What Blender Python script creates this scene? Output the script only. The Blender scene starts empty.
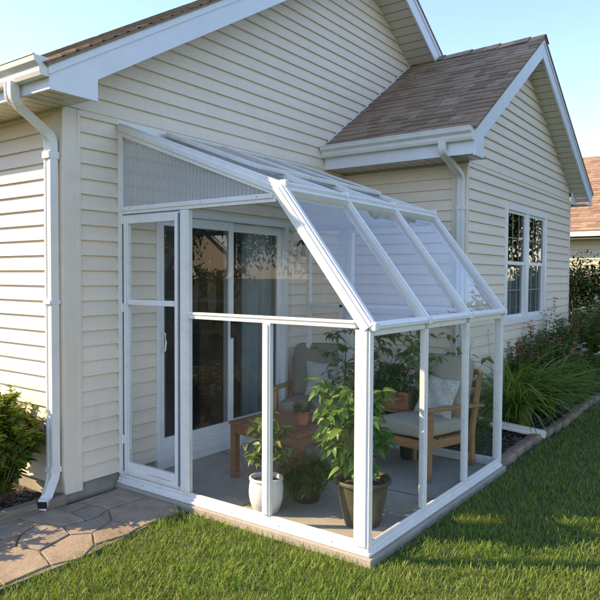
import bpy, math, random
import numpy as np
from mathutils import Vector, Matrix
random.seed(7); RNG=np.random.default_rng(7)
S=bpy.context.scene; COL=S.collection
PI=math.pi; rad=math.radians
D=2.237; L=2.239; KY=-1.59; KZ=2.18; EZ=1.335; LZ=2.765; G=-.03

# ---------------------------------------------------------------- camera
CAM=Vector((-3.1727,-4.0671,1.6)); F=645.02; pit=.0353; yaw=.9386; rol=.0052
fw=Vector((math.sin(yaw)*math.cos(pit),math.cos(yaw)*math.cos(pit),-math.sin(pit)))
r0=Vector((math.cos(yaw),-math.sin(yaw),0)); u0=r0.cross(fw)
r1=r0*math.cos(rol)+u0*math.sin(rol); u1=-r0*math.sin(rol)+u0*math.cos(rol)
cd=bpy.data.cameras.new('camera'); cam=bpy.data.objects.new('camera',cd); COL.objects.link(cam)
cd.sensor_width=36; cd.lens=F/600*36; cd.clip_end=2000; cd.clip_start=.05
M4=Matrix((r1,u1,-fw)).transposed().to_4x4(); M4.translation=CAM; cam.matrix_world=M4
S.camera=cam

# ---------------------------------------------------------------- world, sun
SUN_EL=rad(32); r_=1.5
to_sun=Vector((-1/math.hypot(1,r_)*math.cos(SUN_EL), r_/math.hypot(1,r_)*math.cos(SUN_EL), math.sin(SUN_EL)))
w=bpy.data.worlds.new('World'); S.world=w; w.use_nodes=True
nt=w.node_tree; bg=nt.nodes['Background']
sky=nt.nodes.new('ShaderNodeTexSky'); sky.sky_type='NISHITA'; sky.sun_disc=False
sky.sun_elevation=SUN_EL; sky.sun_rotation=math.atan2(to_sun.x,to_sun.y)
sky.air_density=1.0; sky.dust_density=.15; sky.ozone_density=4.0
mxs=nt.nodes.new('ShaderNodeMix'); mxs.data_type='RGBA'; mxs.blend_type='MULTIPLY'; mxs.inputs[0].default_value=1
mxs.inputs[7].default_value=(1.17,.985,.93,1); nt.links.new(sky.outputs[0],mxs.inputs[6]); nt.links.new(mxs.outputs[2],bg.inputs[0]); bg.inputs[1].default_value=.15
sl=bpy.data.lights.new('sun','SUN'); sl.energy=3.5; sl.angle=rad(.5); sl.color=(1,.76,.46)
so=bpy.data.objects.new('sun',sl); COL.objects.link(so)
so.rotation_euler=to_sun.to_track_quat('Z','Y').to_euler(); so.location=(-10,15,15)
S.view_settings.view_transform='Standard'; S.view_settings.look='None'
S.view_settings.gamma=1; S.view_settings.use_curve_mapping=False
S.view_settings.exposure=1.56
S.render.engine='CYCLES'
cy=S.cycles; cy.max_bounces=8; cy.transparent_max_bounces=20; cy.transmission_bounces=6; cy.glossy_bounces=3; cy.diffuse_bounces=3
cy.use_denoising=True; cy.sample_clamp_indirect=6; cy.caustics_reflective=False; cy.caustics_refractive=False

# ---------------------------------------------------------------- materials
def newmat(name):
    m=bpy.data.materials.new(name); m.use_nodes=True; t=m.node_tree
    b=t.nodes['Principled BSDF']; return m,t,b
def nd(t,ty,**k):
    n=t.nodes.new(ty)
    for a,b in k.items(): setattr(n,a,b)
    return n
def ramp(t,fac,stops):
    r=nd(t,'ShaderNodeValToRGB'); e=r.color_ramp.elements
    while len(e)<len(stops): e.new(.5)
    for i,(p,c) in enumerate(stops):
        e[i].position=p; e[i].color=(*c,1)
    t.links.new(fac,r.inputs[0]); return r.outputs[0]
def noise(t,scale,detail=4,vec=None,rough=.55):
    n=nd(t,'ShaderNodeTexNoise'); n.inputs['Scale'].default_value=scale; n.inputs['Detail'].default_value=detail
    n.inputs['Roughness'].default_value=rough
    if vec is None:
        tc=nd(t,'ShaderNodeTexCoord'); vec=tc.outputs['Object']
    t.links.new(vec,n.inputs['Vector']); return n.outputs[0]
def mapping(t,scale,rot=(0,0,0)):
    tc=nd(t,'ShaderNodeTexCoord'); mp=nd(t,'ShaderNodeMapping'); mp.inputs['Scale'].default_value=scale; mp.inputs['Rotation'].default_value=rot
    t.links.new(tc.outputs['Object'],mp.inputs[0]); return mp.outputs[0]
def bump(t,b,h,strength=.3,dist=.005):
    n=nd(t,'ShaderNodeBump'); n.inputs['Strength'].default_value=strength; n.inputs['Distance'].default_value=dist
    t.links.new(h,n.inputs['Height']); t.links.new(n.outputs[0],b.inputs['Normal'])
def mixc(t,fac,a,b,mode='MIX'):
    n=nd(t,'ShaderNodeMix',data_type='RGBA',blend_type=mode)
    if isinstance(fac,(int,float)): n.inputs[0].default_value=fac
    else: t.links.new(fac,n.inputs[0])
    for i,v in ((6,a),(7,b)):
        if isinstance(v,tuple): n.inputs[i].default_value=(*v,1)
        else: t.links.new(v,n.inputs[i])
    return n.outputs[2]
def simple(name,c,rough=.5,var=.12,scale=6,bs=.1,bscale=60,metal=0,spec=.5):
    m,t,b=newmat(name)
    n=noise(t,scale,5)
    lo=tuple(x*(1-var) for x in c); hi=tuple(min(1,x*(1+var)) for x in c)
    t.links.new(ramp(t,n,[(.3,lo),(.7,hi)]),b.inputs['Base Color'])
    b.inputs['Roughness'].default_value=rough; b.inputs['Metallic'].default_value=metal; b.inputs['Specular IOR Level'].default_value=spec
    if bs: bump(t,b,noise(t,bscale,3),bs,.003)
    return m
def islandmat(name,stops,rough=.7,nscale=0,trans=0,spec=.4,bs=0,patch=None):
    m,t,b=newmat(name)
    g=nd(t,'ShaderNodeNewGeometry')
    c=ramp(t,g.outputs['Random Per Island'],stops)
    if nscale:
        c=mixc(t,.35,c,ramp(t,noise(t,nscale,4),[(.3,(.25,.25,.25)),(.7,(1,1,1))]),'MULTIPLY')
    if patch:
        c=mixc(t,ramp(t,noise(t,patch[0],3),[(.4,(0,0,0)),(.65,(.8,.8,.8))]),c,patch[1])
    t.links.new(c,b.inputs['Base Color']); b.inputs['Roughness'].default_value=rough; b.inputs['Specular IOR Level'].default_value=spec
    if bs: bump(t,b,noise(t,90,4),bs,.004)
    if trans:
        out=t.nodes['Material Output']; tr=nd(t,'ShaderNodeBsdfTranslucent'); mx=nd(t,'ShaderNodeMixShader'); mx.inputs[0].default_value=trans
        bri=mixc(t,1.0,c,(1.5,1.6,.8),'MULTIPLY'); t.links.new(bri,tr.inputs[0])
        t.links.new(b.outputs[0],mx.inputs[1]); t.links.new(tr.outputs[0],mx.inputs[2]); t.links.new(mx.outputs[0],out.inputs[0])
    return m
def sidingmat(name,c):
    m,t,b=newmat(name)
    g=nd(t,'ShaderNodeNewGeometry')
    a=ramp(t,g.outputs['Random Per Island'],[(0,tuple(x*.96 for x in c)),(1,tuple(x*1.03 for x in c))])
    a=mixc(t,ramp(t,noise(t,1.3,5),[(.35,(0,0,0)),(.8,(.22,.22,.22))]),a,tuple(x*.78 for x in c))
    v=mapping(t,(9,9,.8)); a=mixc(t,ramp(t,noise(t,3,5,v),[(.5,(0,0,0)),(.85,(.16,.16,.16))]),a,tuple(x*y for x,y in zip(c,(.62,.6,.55))))
    tc=nd(t,'ShaderNodeTexCoord'); sx=nd(t,'ShaderNodeSeparateXYZ'); t.links.new(tc.outputs['Object'],sx.inputs[0])
    mm=nd(t,'ShaderNodeMath',operation='MULTIPLY_ADD'); t.links.new(noise(t,7,6),mm.inputs[0]); mm.inputs[1].default_value=-.9; t.links.new(sx.outputs[2],mm.inputs[2])
    a=mixc(t,ramp(t,mm.outputs[0],[(0,(.10,.10,.10)),(.15,(0,0,0))]),a,(.30,.24,.16))
    t.links.new(a,b.inputs['Base Color']); b.inputs['Roughness'].default_value=.5; b.inputs['Specular IOR Level'].default_value=.35
    v=mapping(t,(4,4,70)); bump(t,b,noise(t,5,4,v),.12,.002)
    return m
def frf(t,ior):
    fr=nd(t,'ShaderNodeFresnel'); fr.inputs[0].default_value=ior; g=nd(t,'ShaderNodeNewGeometry')
    a=nd(t,'ShaderNodeMath',operation='SUBTRACT'); a.inputs[0].default_value=1; t.links.new(g.outputs['Backfacing'],a.inputs[1])
    b=nd(t,'ShaderNodeMath',operation='MULTIPLY'); t.links.new(fr.outputs[0],b.inputs[0]); t.links.new(a.outputs[0],b.inputs[1]); return b.outputs[0]
def glassmat(name,ior=1.5,tint=(.97,.985,.975),haze=0,refl=None,wave=0):
    m,t,b=newmat(name); t.nodes.remove(b); out=t.nodes['Material Output']
    tr=nd(t,'ShaderNodeBsdfTransparent'); tr.inputs[0].default_value=(*tint,1)
    gl=nd(t,'ShaderNodeBsdfGlossy'); gl.inputs['Roughness'].default_value=.01
    fr=frf(t,ior)
    mx=nd(t,'ShaderNodeMixShader'); t.links.new(fr,mx.inputs[0])
    if wave:
        bp=nd(t,'ShaderNodeBump'); bp.inputs['Strength'].default_value=wave; bp.inputs['Distance'].default_value=.02
        t.links.new(noise(t,1.6,2),bp.inputs['Height']); t.links.new(bp.outputs[0],gl.inputs['Normal'])
    base=tr.outputs[0]
    if haze:
        df=nd(t,'ShaderNodeBsdfDiffuse'); df.inputs[0].default_value=(.8,.82,.84,1)
        m2=nd(t,'ShaderNodeMixShader')
        t.links.new(ramp(t,noise(t,3,5),[(.3,(haze*.5,)*3),(.75,(haze*1.5,)*3)]),m2.inputs[0])
        t.links.new(base,m2.inputs[1]); t.links.new(df.outputs[0],m2.inputs[2]); base=m2.outputs[0]
    t.links.new(base,mx.inputs[1]); t.links.new(gl.outputs[0],mx.inputs[2]); t.links.new(mx.outputs[0],out.inputs[0])
    return m
M={}
M['siding']=sidingmat('cream_siding',(.82,.71,.57))
M['siding_far']=sidingmat('far_siding',(.66,.58,.42))
M['trim']=simple('cream_trim',(.76,.665,.54),.45,.05)
M['fascia']=simple('white_fascia',(.74,.75,.77),.4,.04,bs=.03)
M['soffit']=None
def soff():
    m,t,b=newmat('soffit_vinyl')
    wv=nd(t,'ShaderNodeTexWave',wave_type='BANDS',bands_direction='DIAGONAL'); 
    b.inputs['Base Color'].default_value=(.64,.6,.5,1); b.inputs['Roughness'].default_value=.5; return m
M['soffit']=soff()
M['gutter']=simple('white_gutter',(.74,.73,.68),.38,.06,bs=.03,spec=.5)
M['frame']=simple('white_aluminium',(.79,.775,.735),.32,.03,scale=3,bs=.02)
def grime():
    m=M['frame']; t=m.node_tree; b=t.nodes['Principled BSDF']; src=b.inputs['Base Color'].links[0].from_socket
    g=mixc(t,ramp(t,noise(t,14,8,rough=.75),[(.5,(0,0,0)),(.8,(.4,.4,.4))]),src,(.42,.38,.31)); t.links.new(g,b.inputs['Base Color'])
grime()
M['frame2']=simple('white_vinyl',(.82,.805,.77),.35,.03,bs=.02)
M['seal']=simple('grey_seal',(.12,.13,.15),.6)
M['glass']=glassmat('clear_glass',1.38,(.985,.99,.985),.004,wave=.015)
M['roofglass']=glassmat('sloped_glass',2.1,(.985,.99,.995),.025,wave=.03)
M['doorglass']=glassmat('door_glass',1.62,(.78,.81,.81),0,wave=.02)
def poly(name,axis,dens):
    m,t,b=newmat(name); t.nodes.remove(b); out=t.nodes['Material Output']
    tc=nd(t,'ShaderNodeTexCoord'); wv=nd(t,'ShaderNodeTexWave',wave_type='BANDS',bands_direction=axis); wv.inputs['Scale'].default_value=9 if axis=='Y' else 13; wv.inputs['Distortion'].default_value=.0; wv.inputs['Detail Scale'].default_value=.2
    t.links.new(tc.outputs['Object'],wv.inputs['Vector'])
    tr=nd(t,'ShaderNodeBsdfTransparent'); tr.inputs[0].default_value=(.93,.94,.94,1)
    df=nd(t,'ShaderNodeBsdfDiffuse'); df.inputs[0].default_value=(.93,.93,.92,1); tl=nd(t,'ShaderNodeBsdfTranslucent'); tl.inputs[0].default_value=(.92,.92,.92,1)
    a=nd(t,'ShaderNodeMixShader'); a.inputs[0].default_value=.6; t.links.new(df.outputs[0],a.inputs[1]); t.links.new(tl.outputs[0],a.inputs[2])
    fac=ramp(t,wv.outputs['Fac'],[(.0,(dens*.8,)*3),(.75,(dens,)*3),(.92,(min(.95,dens*1.5),)*3)])
    b2=nd(t,'ShaderNodeMixShader'); t.links.new(fac,b2.inputs[0]); t.links.new(tr.outputs[0],b2.inputs[1]); t.links.new(a.outputs[0],b2.inputs[2])
    gl=nd(t,'ShaderNodeBsdfGlossy'); gl.inputs['Roughness'].default_value=.30 if axis=='Y' else .12
    bp=nd(t,'ShaderNodeBump'); bp.inputs['Strength'].default_value=.25; bp.inputs['Distance'].default_value=.004; t.links.new(wv.outputs['Fac'],bp.inputs['Height']); t.links.new(bp.outputs[0],gl.inputs['Normal'])
    fr=frf(t,2.3 if axis=='Y' else 1.5); c=nd(t,'ShaderNodeMixShader'); t.links.new(fr,c.inputs[0])
    t.links.new(b2.outputs[0],c.inputs[1]); t.links.new(gl.outputs[0],c.inputs[2]); t.links.new(c.outputs[0],out.inputs[0]); return m
M['poly']=poly('fluted_polycarbonate','Y',.30)
M['polyroof']=poly('roof_polycarbonate','X',.22)
M['shingle']=islandmat('brown_shingles',[(0,(.26,.18,.12)),(.35,(.32,.225,.15)),(.7,(.355,.255,.172)),(1,(.41,.30,.21))],.95,25,spec=.15,bs=.5)
M['shingle_far']=islandmat('tan_shingles',[(0,(.25,.165,.11)),(.5,(.33,.22,.15)),(1,(.40,.275,.19))],.95,12,spec=.1)
def block():
    m,t,b=newmat('concrete_block'); n=noise(t,5,6)
    c=ramp(t,n,[(.3,(.24,.22,.18)),(.7,(.40,.37,.31))])
    t.links.new(c,b.inputs['Base Color']); b.inputs['Roughness'].default_value=.95; bump(t,b,noise(t,80,6),.6,.006); return m
M['block']=block()
def conc(name,lo,hi,bs=.3):
    m,t,b=newmat(name); c=ramp(t,noise(t,2.2,8,rough=.65),[(.3,lo),(.7,hi)])
    c=mixc(t,.4,c,ramp(t,noise(t,60,5),[(.3,(.55,.55,.55)),(.65,(1,1,1))]),'MULTIPLY')
    t.links.new(c,b.inputs['Base Color']); b.inputs['Roughness'].default_value=.9; bump(t,b,noise(t,45,8),bs,.004); return m
M['slab']=conc('patio_concrete',(.31,.275,.225),(.47,.42,.35))
def stonem():
    m,t,b=newmat('flagstone'); g=nd(t,'ShaderNodeNewGeometry')
    c=ramp(t,g.outputs['Random Per Island'],[(0,(.34,.26,.185)),(.4,(.45,.35,.25)),(.7,(.37,.31,.24)),(1,(.50,.38,.26))])
    c=mixc(t,.85,c,ramp(t,noise(t,7,10,rough=.75),[(.3,(.42,.41,.42)),(.5,(.8,.8,.8)),(.68,(1.0,1.0,1.0))]),'MULTIPLY')
    t.links.new(c,b.inputs['Base Color']); b.inputs['Roughness'].default_value=.9; bump(t,b,noise(t,11,10,rough=.75),.8,.03); return m
M['stone']=stonem()
M['edge']=simple('brown_edging_stone',(.27,.19,.135),.9,.3,9,.8,40)
M['soil']=conc('dark_mulch',(.018,.013,.009),(.055,.04,.028),1)
M['ground']=conc('lawn_soil',(.035,.055,.014),(.07,.10,.025),.8)
def timber(name,cols,sc=(1.2,14,14),rough=.8,bs=.35):
    m,t,b=newmat(name); v=mapping(t,sc); c=ramp(t,noise(t,4,8,v,.7),cols)
    t.links.new(c,b.inputs['Base Color']); b.inputs['Roughness'].default_value=rough; bump(t,b,noise(t,6,8,v,.7),bs,.004); return m
M['oldtimber']=timber('weathered_timber',[(.3,(.12,.095,.07)),(.7,(.30,.25,.19))],bs=.7)
M['wood']=timber('acacia_wood',[(.3,(.27,.13,.055)),(.55,(.42,.22,.095)),(.75,(.52,.30,.14))],rough=.5)
M['bark']=timber('bark',[(.3,(.05,.038,.028)),(.7,(.14,.11,.085))],(6,6,1.2),.95,1)
M['wood2']=timber('teak_wood',[(.3,(.15,.065,.028)),(.55,(.25,.115,.048)),(.75,(.33,.165,.075))],rough=.5)
M['cushion']=simple('beige_canvas',(.45,.39,.30),.9,.06,4,.3,350,spec=.1)
M['cushion2']=simple('taupe_canvas',(.27,.235,.185),.9,.06,4,.3,350,spec=.1)
def pillowm(name,sc,a,bb):
    m,t,b=newmat(name); v=nd(t,'ShaderNodeTexVoronoi'); v.inputs['Scale'].default_value=sc
    tc=nd(t,'ShaderNodeTexCoord'); t.links.new(tc.outputs['Object'],v.inputs['Vector'])
    c=ramp(t,v.outputs['Distance'],[(.30,a),(.5,bb)]); c=mixc(t,.3,c,ramp(t,noise(t,sc*1.3,2),[(.4,a),(.6,bb)]))
    t.links.new(c,b.inputs['Base Color']); b.inputs['Roughness'].default_value=.9; return m
M['pillow']=pillowm('speckled_weave',140,(.17,.15,.13),(.62,.60,.54))
M['pillow2']=pillowm('leafy_weave',85,(.34,.31,.26),(.66,.62,.54))
M['whitepot']=simple('white_ceramic',(.76,.76,.73),.25,.04,bs=0)
M['oldpot']=simple('olive_brown_glaze',(.072,.062,.042),.5,.5,9,.4,30)
M['blackpot']=simple('black_plastic',(.02,.02,.02),.5)
M['terra']=simple('terracotta',(.46,.19,.10),.85,.15,8,.2)
M['black']=simple('black_metal',(.02,.02,.022),.35,bs=0)
M['room']=simple('darkened_room',(.06,.06,.065),.9)  # near-black walls put the darkness of the unlit interior into the colour
M['curtain']=simple('teal_curtain',(.50,.58,.58),.9)
M['blind']=simple('grey_screen',(.26,.30,.30),.8)
M['lampglass']=glassmat('lamp_glass',1.5,(.9,.9,.88),.25)
M['grass']=islandmat('grass_blades_',[(0,(.085,.13,.02)),(.45,(.155,.215,.03)),(.8,(.24,.285,.05)),(1,(.36,.35,.13))],.55,0,.35,.3)
def grassm():
    m,t,b=newmat('grass_blades'); g=nd(t,'ShaderNodeNewGeometry')
    c=ramp(t,g.outputs['Random Per Island'],[(0,(.09,.16,.022)),(.45,(.165,.26,.035)),(.85,(.25,.33,.055)),(.94,(.35,.36,.13)),(1,(.45,.39,.22))])
    c=mixc(t,ramp(t,noise(t,1.1,5),[(.35,(0,0,0)),(.7,(.75,.75,.75))]),c,mixc(t,.5,c,(.22,.20,.05)))
    c=mixc(t,ramp(t,noise(t,5,4),[(.45,(0,0,0)),(.75,(.6,.6,.6))]),c,mixc(t,.6,c,(.06,.12,.02)))
    t.links.new(c,b.inputs['Base Color']); b.inputs['Roughness'].default_value=.5; b.inputs['Specular IOR Level'].default_value=.3
    out=t.nodes['Material Output']; tr=nd(t,'ShaderNodeBsdfTranslucent'); mx=nd(t,'ShaderNodeMixShader'); mx.inputs[0].default_value=.35
    t.links.new(mixc(t,1.0,c,(1.5,1.6,.8),'MULTIPLY'),tr.inputs[0]); t.links.new(b.outputs[0],mx.inputs[1]); t.links.new(tr.outputs[0],mx.inputs[2]); t.links.new(mx.outputs[0],out.inputs[0]); return m
M['grass']=grassm()
def leafs(name,a,b_,c,tr=.35,patch=None): return islandmat(name,[(0,a),(.5,b_),(.96,c),(1,(c[0]*1.5,c[1]*1.1,c[2]))],.45,14,tr,.45,patch=patch)
M['leaf_bush']=leafs('bush_leaf',(.09,.15,.022),(.17,.24,.035),(.30,.34,.06),.5)
M['leaf_pepper']=leafs('pepper_leaf',(.07,.16,.03),(.13,.26,.045),(.22,.35,.06))
M['leaf_pale']=leafs('pale_leaf',(.10,.16,.04),(.15,.22,.06),(.24,.28,.09))
M['leaf_fern']=leafs('fern_leaf',(.05,.10,.018),(.08,.15,.025),(.13,.20,.035))
M['leaf_lily']=leafs('strap_leaf',(.10,.18,.025),(.18,.29,.045),(.33,.38,.10))
M['leaf_dark']=leafs('dark_leaf',(.02,.045,.012),(.035,.075,.018),(.06,.11,.03),.25)
M['leaf_evergreen']=leafs('evergreen_leaf',(.012,.028,.008),(.022,.045,.012),(.035,.065,.018),.15)
M['leaf_mid']=leafs('mid_leaf',(.06,.125,.025),(.12,.20,.035),(.19,.27,.055))
M['leaf_succ']=leafs('succulent_leaf',(.05,.10,.05),(.08,.14,.07),(.12,.19,.09))
M['leaf_tree']=leafs('tree_leaf',(.045,.08,.018),(.075,.12,.022),(.12,.16,.03))
M['leaf_red']=leafs('bronze_leaf',(.17,.10,.04),(.24,.16,.06),(.18,.17,.05))
M['fl_orange']=leafs('coral_petals',(.55,.14,.05),(.62,.24,.10),(.6,.16,.08),.3)
M['fl_red']=leafs('red_petals',(.50,.05,.04),(.62,.12,.08),(.6,.09,.06),.3)
M['fl_pink']=leafs('pink_petals',(.5,.25,.28),(.62,.40,.42),(.7,.5,.5),.3)
M['fl_white']=leafs('white_petals',(.7,.7,.66),(.78,.78,.75),(.8,.8,.78),.3)
M['stem']=simple('green_stem',(.10,.15,.04),.6)
M['drystem']=simple('dry_stem',(.17,.12,.07),.8)

# ---------------------------------------------------------------- mesh tools
class MB:
    def __init__(s): s.v=[]; s.f=[]
    def add(s,vs,fs):
        o=len(s.v); s.v+= [tuple(v) for v in vs]; s.f+=[tuple(i+o for i in f) for f in fs]
    def box(s,a,b):
        x0,y0,z0=[min(p,q) for p,q in zip(a,b)]; x1,y1,z1=[max(p,q) for p,q in zip(a,b)]
        s.add([(x0,y0,z0),(x1,y0,z0),(x1,y1,z0),(x0,y1,z0),(x0,y0,z1),(x1,y0,z1),(x1,y1,z1),(x0,y1,z1)],
              [(0,3,2,1),(4,5,6,7),(0,1,5,4),(1,2,6,5),(2,3,7,6),(3,0,4,7)])
    def beam(s,p,q,up,wd,ht):
        # box from p to q; 'up' = centre top direction; p,q lie on centre line of the section
        p=Vector(p);q=Vector(q);d=(q-p).normalized(); up=Vector(up); up=(up-d*up.dot(d)).normalized(); sd=d.cross(up)
        vs=[]
        for c in (p,q):
            for a,b in ((-1,-1),(1,-1),(1,1),(-1,1)): vs.append(c+sd*a*wd/2+up*b*ht/2)
        s.add(vs,[(0,1,2,3),(7,6,5,4),(0,4,5,1),(1,5,6,2),(2,6,7,3),(3,7,4,0)])
    def tube(s,pts,rs,n=8,caps=True):
        pts=[Vector(p) for p in pts]
        if not isinstance(rs,(list,tuple)): rs=[rs]*len(pts)
        o=len(s.v); ref=Vector((.13,.21,1)).normalized()
        for i,p in enumerate(pts):
            d=(pts[min(i+1,len(pts)-1)]-pts[max(i-1,0)]).normalized()
            a=d.cross(ref); 
            if a.length<.05: a=d.cross(Vector((1,0,0)))
            a.normalize(); b=d.cross(a)
            for k in range(n):
                t=2*PI*k/n; s.v.append(tuple(p+(a*math.cos(t)+b*math.sin(t))*rs[i]))
        for i in range(len(pts)-1):
            for k in range(n):
                s.f.append((o+i*n+k,o+i*n+(k+1)%n,o+(i+1)*n+(k+1)%n,o+(i+1)*n+k))
        if caps: s.f.append(tuple(o+k for k in range(n))[::-1]); s.f.append(tuple(o+(len(pts)-1)*n+k for k in range(n)))
    def sweep(s,pts,sec,up=(0,0,1),caps=True):
        # rectangular-ish section list of (side,up) swept on a polyline
        pts=[Vector(p) for p in pts]; o=len(s.v); n=len(sec); up=Vector(up)
        for i,p in enumerate(pts):
            d1=(pts[min(i+1,len(pts)-1)]-pts[max(i-1,0)]).normalized(); sd=d1.cross(up).normalized(); u=sd.cross(d1)
            for a,b in sec: s.v.append(tuple(p+sd*a+u*b))
        for i in range(len(pts)-1):
            for k in range(n): s.f.append((o+i*n+k,o+i*n+(k+1)%n,o+(i+1)*n+(k+1)%n,o+(i+1)*n+k))
        if caps: s.f.append(tuple(o+k for k in range(n))[::-1]); s.f.append(tuple(o+(len(pts)-1)*n+k for k in range(n)))
    def prism(s,poly,ax,a,b):
        # polygon (2D) extruded along axis ax from a to b
        def P(p,h):
            if ax==0: return (h,p[0],p[1])
            if ax==1: return (p[0],h,p[1])
            return (p[0],p[1],h)
        n=len(poly); s.add([P(p,a) for p in poly]+[P(p,b) for p in poly],
            [tuple(range(n))[::-1],tuple(range(n,2*n))]+[(i,(i+1)%n,n+(i+1)%n,n+i) for i in range(n)])
    def lathe(s,prof,n=32,c=(0,0,0)):
        o=len(s.v)
        for r,z in prof:
            for k in range(n):
                t=2*PI*k/n; s.v.append((c[0]+r*math.cos(t),c[1]+r*math.sin(t),c[2]+z))
        for i in range(len(prof)-1):
            for k in range(n): s.f.append((o+i*n+k,o+i*n+(k+1)%n,o+(i+1)*n+(k+1)%n,o+(i+1)*n+k))
        s.f.append(tuple(o+k for k in range(n))[::-1])
    def build(s,name,mat,parent=None,bevel=0,smooth=False,seg=2):
        me=bpy.data.meshes.new(name); me.from_pydata(s.v,[],s.f); me.validate(); me.update()
        o=bpy.data.objects.new(name,me); COL.objects.link(o); me.materials.append(mat)
        import bmesh
        bm=bmesh.new(); bm.from_mesh(me); bmesh.ops.recalc_face_normals(bm,faces=bm.faces); bm.to_mesh(me); bm.free()
        if parent: o.parent=parent
        if smooth: me.polygons.foreach_set('use_smooth',[True]*len(me.polygons))
        if bevel:
            b=o.modifiers.new('bevel','BEVEL'); b.width=bevel; b.segments=seg; b.limit_method='ANGLE'; b.angle_limit=rad(40)
        return o
def tag(o,label=None,cat=None,group=None,kind=None):
    if label: o['label']=label
    if cat: o['category']=cat
    if group: o['group']=group
    if kind: o['kind']=kind
    return o
def empty(name,loc=(0,0,0),rz=0,label=None,cat=None,group=None):
    o=bpy.data.objects.new(name,None); o.empty_display_size=.1; COL.objects.link(o); o.location=loc; o.rotation_euler=(0,0,rz)
    return tag(o,label,cat,group)
def npmesh(name,V,Fq,mat,parent=None,smooth=True):
    V=np.asarray(V,dtype=np.float32); Fq=np.asarray(Fq,dtype=np.int32); k=Fq.shape[1]
    me=bpy.data.meshes.new(name); me.vertices.add(len(V)); me.vertices.foreach_set('co',V.ravel())
    me.loops.add(Fq.size); me.loops.foreach_set('vertex_index',Fq.ravel())
    me.polygons.add(len(Fq)); me.polygons.foreach_set('loop_start',np.arange(0,Fq.size,k,dtype=np.int32)); me.polygons.foreach_set('loop_total',np.full(len(Fq),k,dtype=np.int32))
    me.update(calc_edges=True)
    if smooth: me.polygons.foreach_set('use_smooth',np.ones(len(Fq),dtype=bool))
    me.materials.append(mat); o=bpy.data.objects.new(name,me); COL.objects.link(o)
    if parent: o.parent=parent
    return o
# leaf templates: x = across, y = along, z = up ; tri faces
def leaf_tpl(wd=.45,droop=.25,fold=.12,n=3,tipw=.0,wide=.4):
    V=[(0,0,0)];Fc=[]
    for i in range(1,n+1):
        t=i/(n+1); ww=wd/2*math.sin(PI*min(1,t**(.9 if wide>=.5 else .65)))**.8; z=-droop*t*t
        V+=[(-ww,t,z+fold*ww*2),(0,t,z),(ww,t,z+fold*ww*2)]
    V.append((0,1,-droop))
    Fc+=[(0,2,1),(0,3,2)]
    for i in range(n-1):
        a=1+3*i;b=a+3; Fc+=[(a,a+1,b+1),(a,b+1,b),(a+1,a+2,b+2),(a+1,b+2,b+1)]
    a=1+3*(n-1);t=len(V)-1; Fc+=[(a,a+1,t),(a+1,a+2,t)]
    return np.array(V),np.array(Fc)
def blade_tpl(wd=.06,bend=.35,n=3):
    V=[];Fc=[]
    for i in range(n):
        t=i/n; ww=wd/2*(1-.55*t*t); V+=[(-ww,bend*t*t,t),(ww,bend*t*t,t)]
    V.append((0,bend,1-.1*bend))
    for i in range(n-1):
        a=2*i; Fc+=[(a,a+1,a+3),(a,a+3,a+2)]
    a=2*(n-1); Fc.append((a,a+1,a+2)); return np.array(V),np.array(Fc)
def scatter(tpl,P,Y,Z,sc):
    # orient template y axis to Y, z approx Z
    V,Fc=tpl; P=np.asarray(P,float);Y=np.asarray(Y,float);Z=np.asarray(Z,float);sc=np.asarray(sc,float)
    if sc.ndim==1: sc=np.stack([sc]*3,1)
    Y=Y/np.linalg.norm(Y,axis=1,keepdims=True); X=np.cross(Y,Z); X/=np.linalg.norm(X,axis=1,keepdims=True)+1e-9; Z=np.cross(X,Y)
    A=V[None,:,:]*sc[:,None,:]
    W=P[:,None,:]+A[:,:,0:1]*X[:,None,:]+A[:,:,1:2]*Y[:,None,:]+A[:,:,2:3]*Z[:,None,:]
    n=len(P);k=len(V); Fa=(Fc[None]+ (np.arange(n)*k)[:,None,None]).reshape(-1,3)
    return W.reshape(-1,3),Fa
def unit(n):
    v=RNG.normal(size=(n,3)); return v/np.linalg.norm(v,axis=1,keepdims=True)
def merge(parts):
    Vs=[];Fs=[];o=0
    for V,Fc in parts: Vs.append(V);Fs.append(Fc+o);o+=len(V)
    return np.concatenate(Vs),np.concatenate(Fs)

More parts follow.
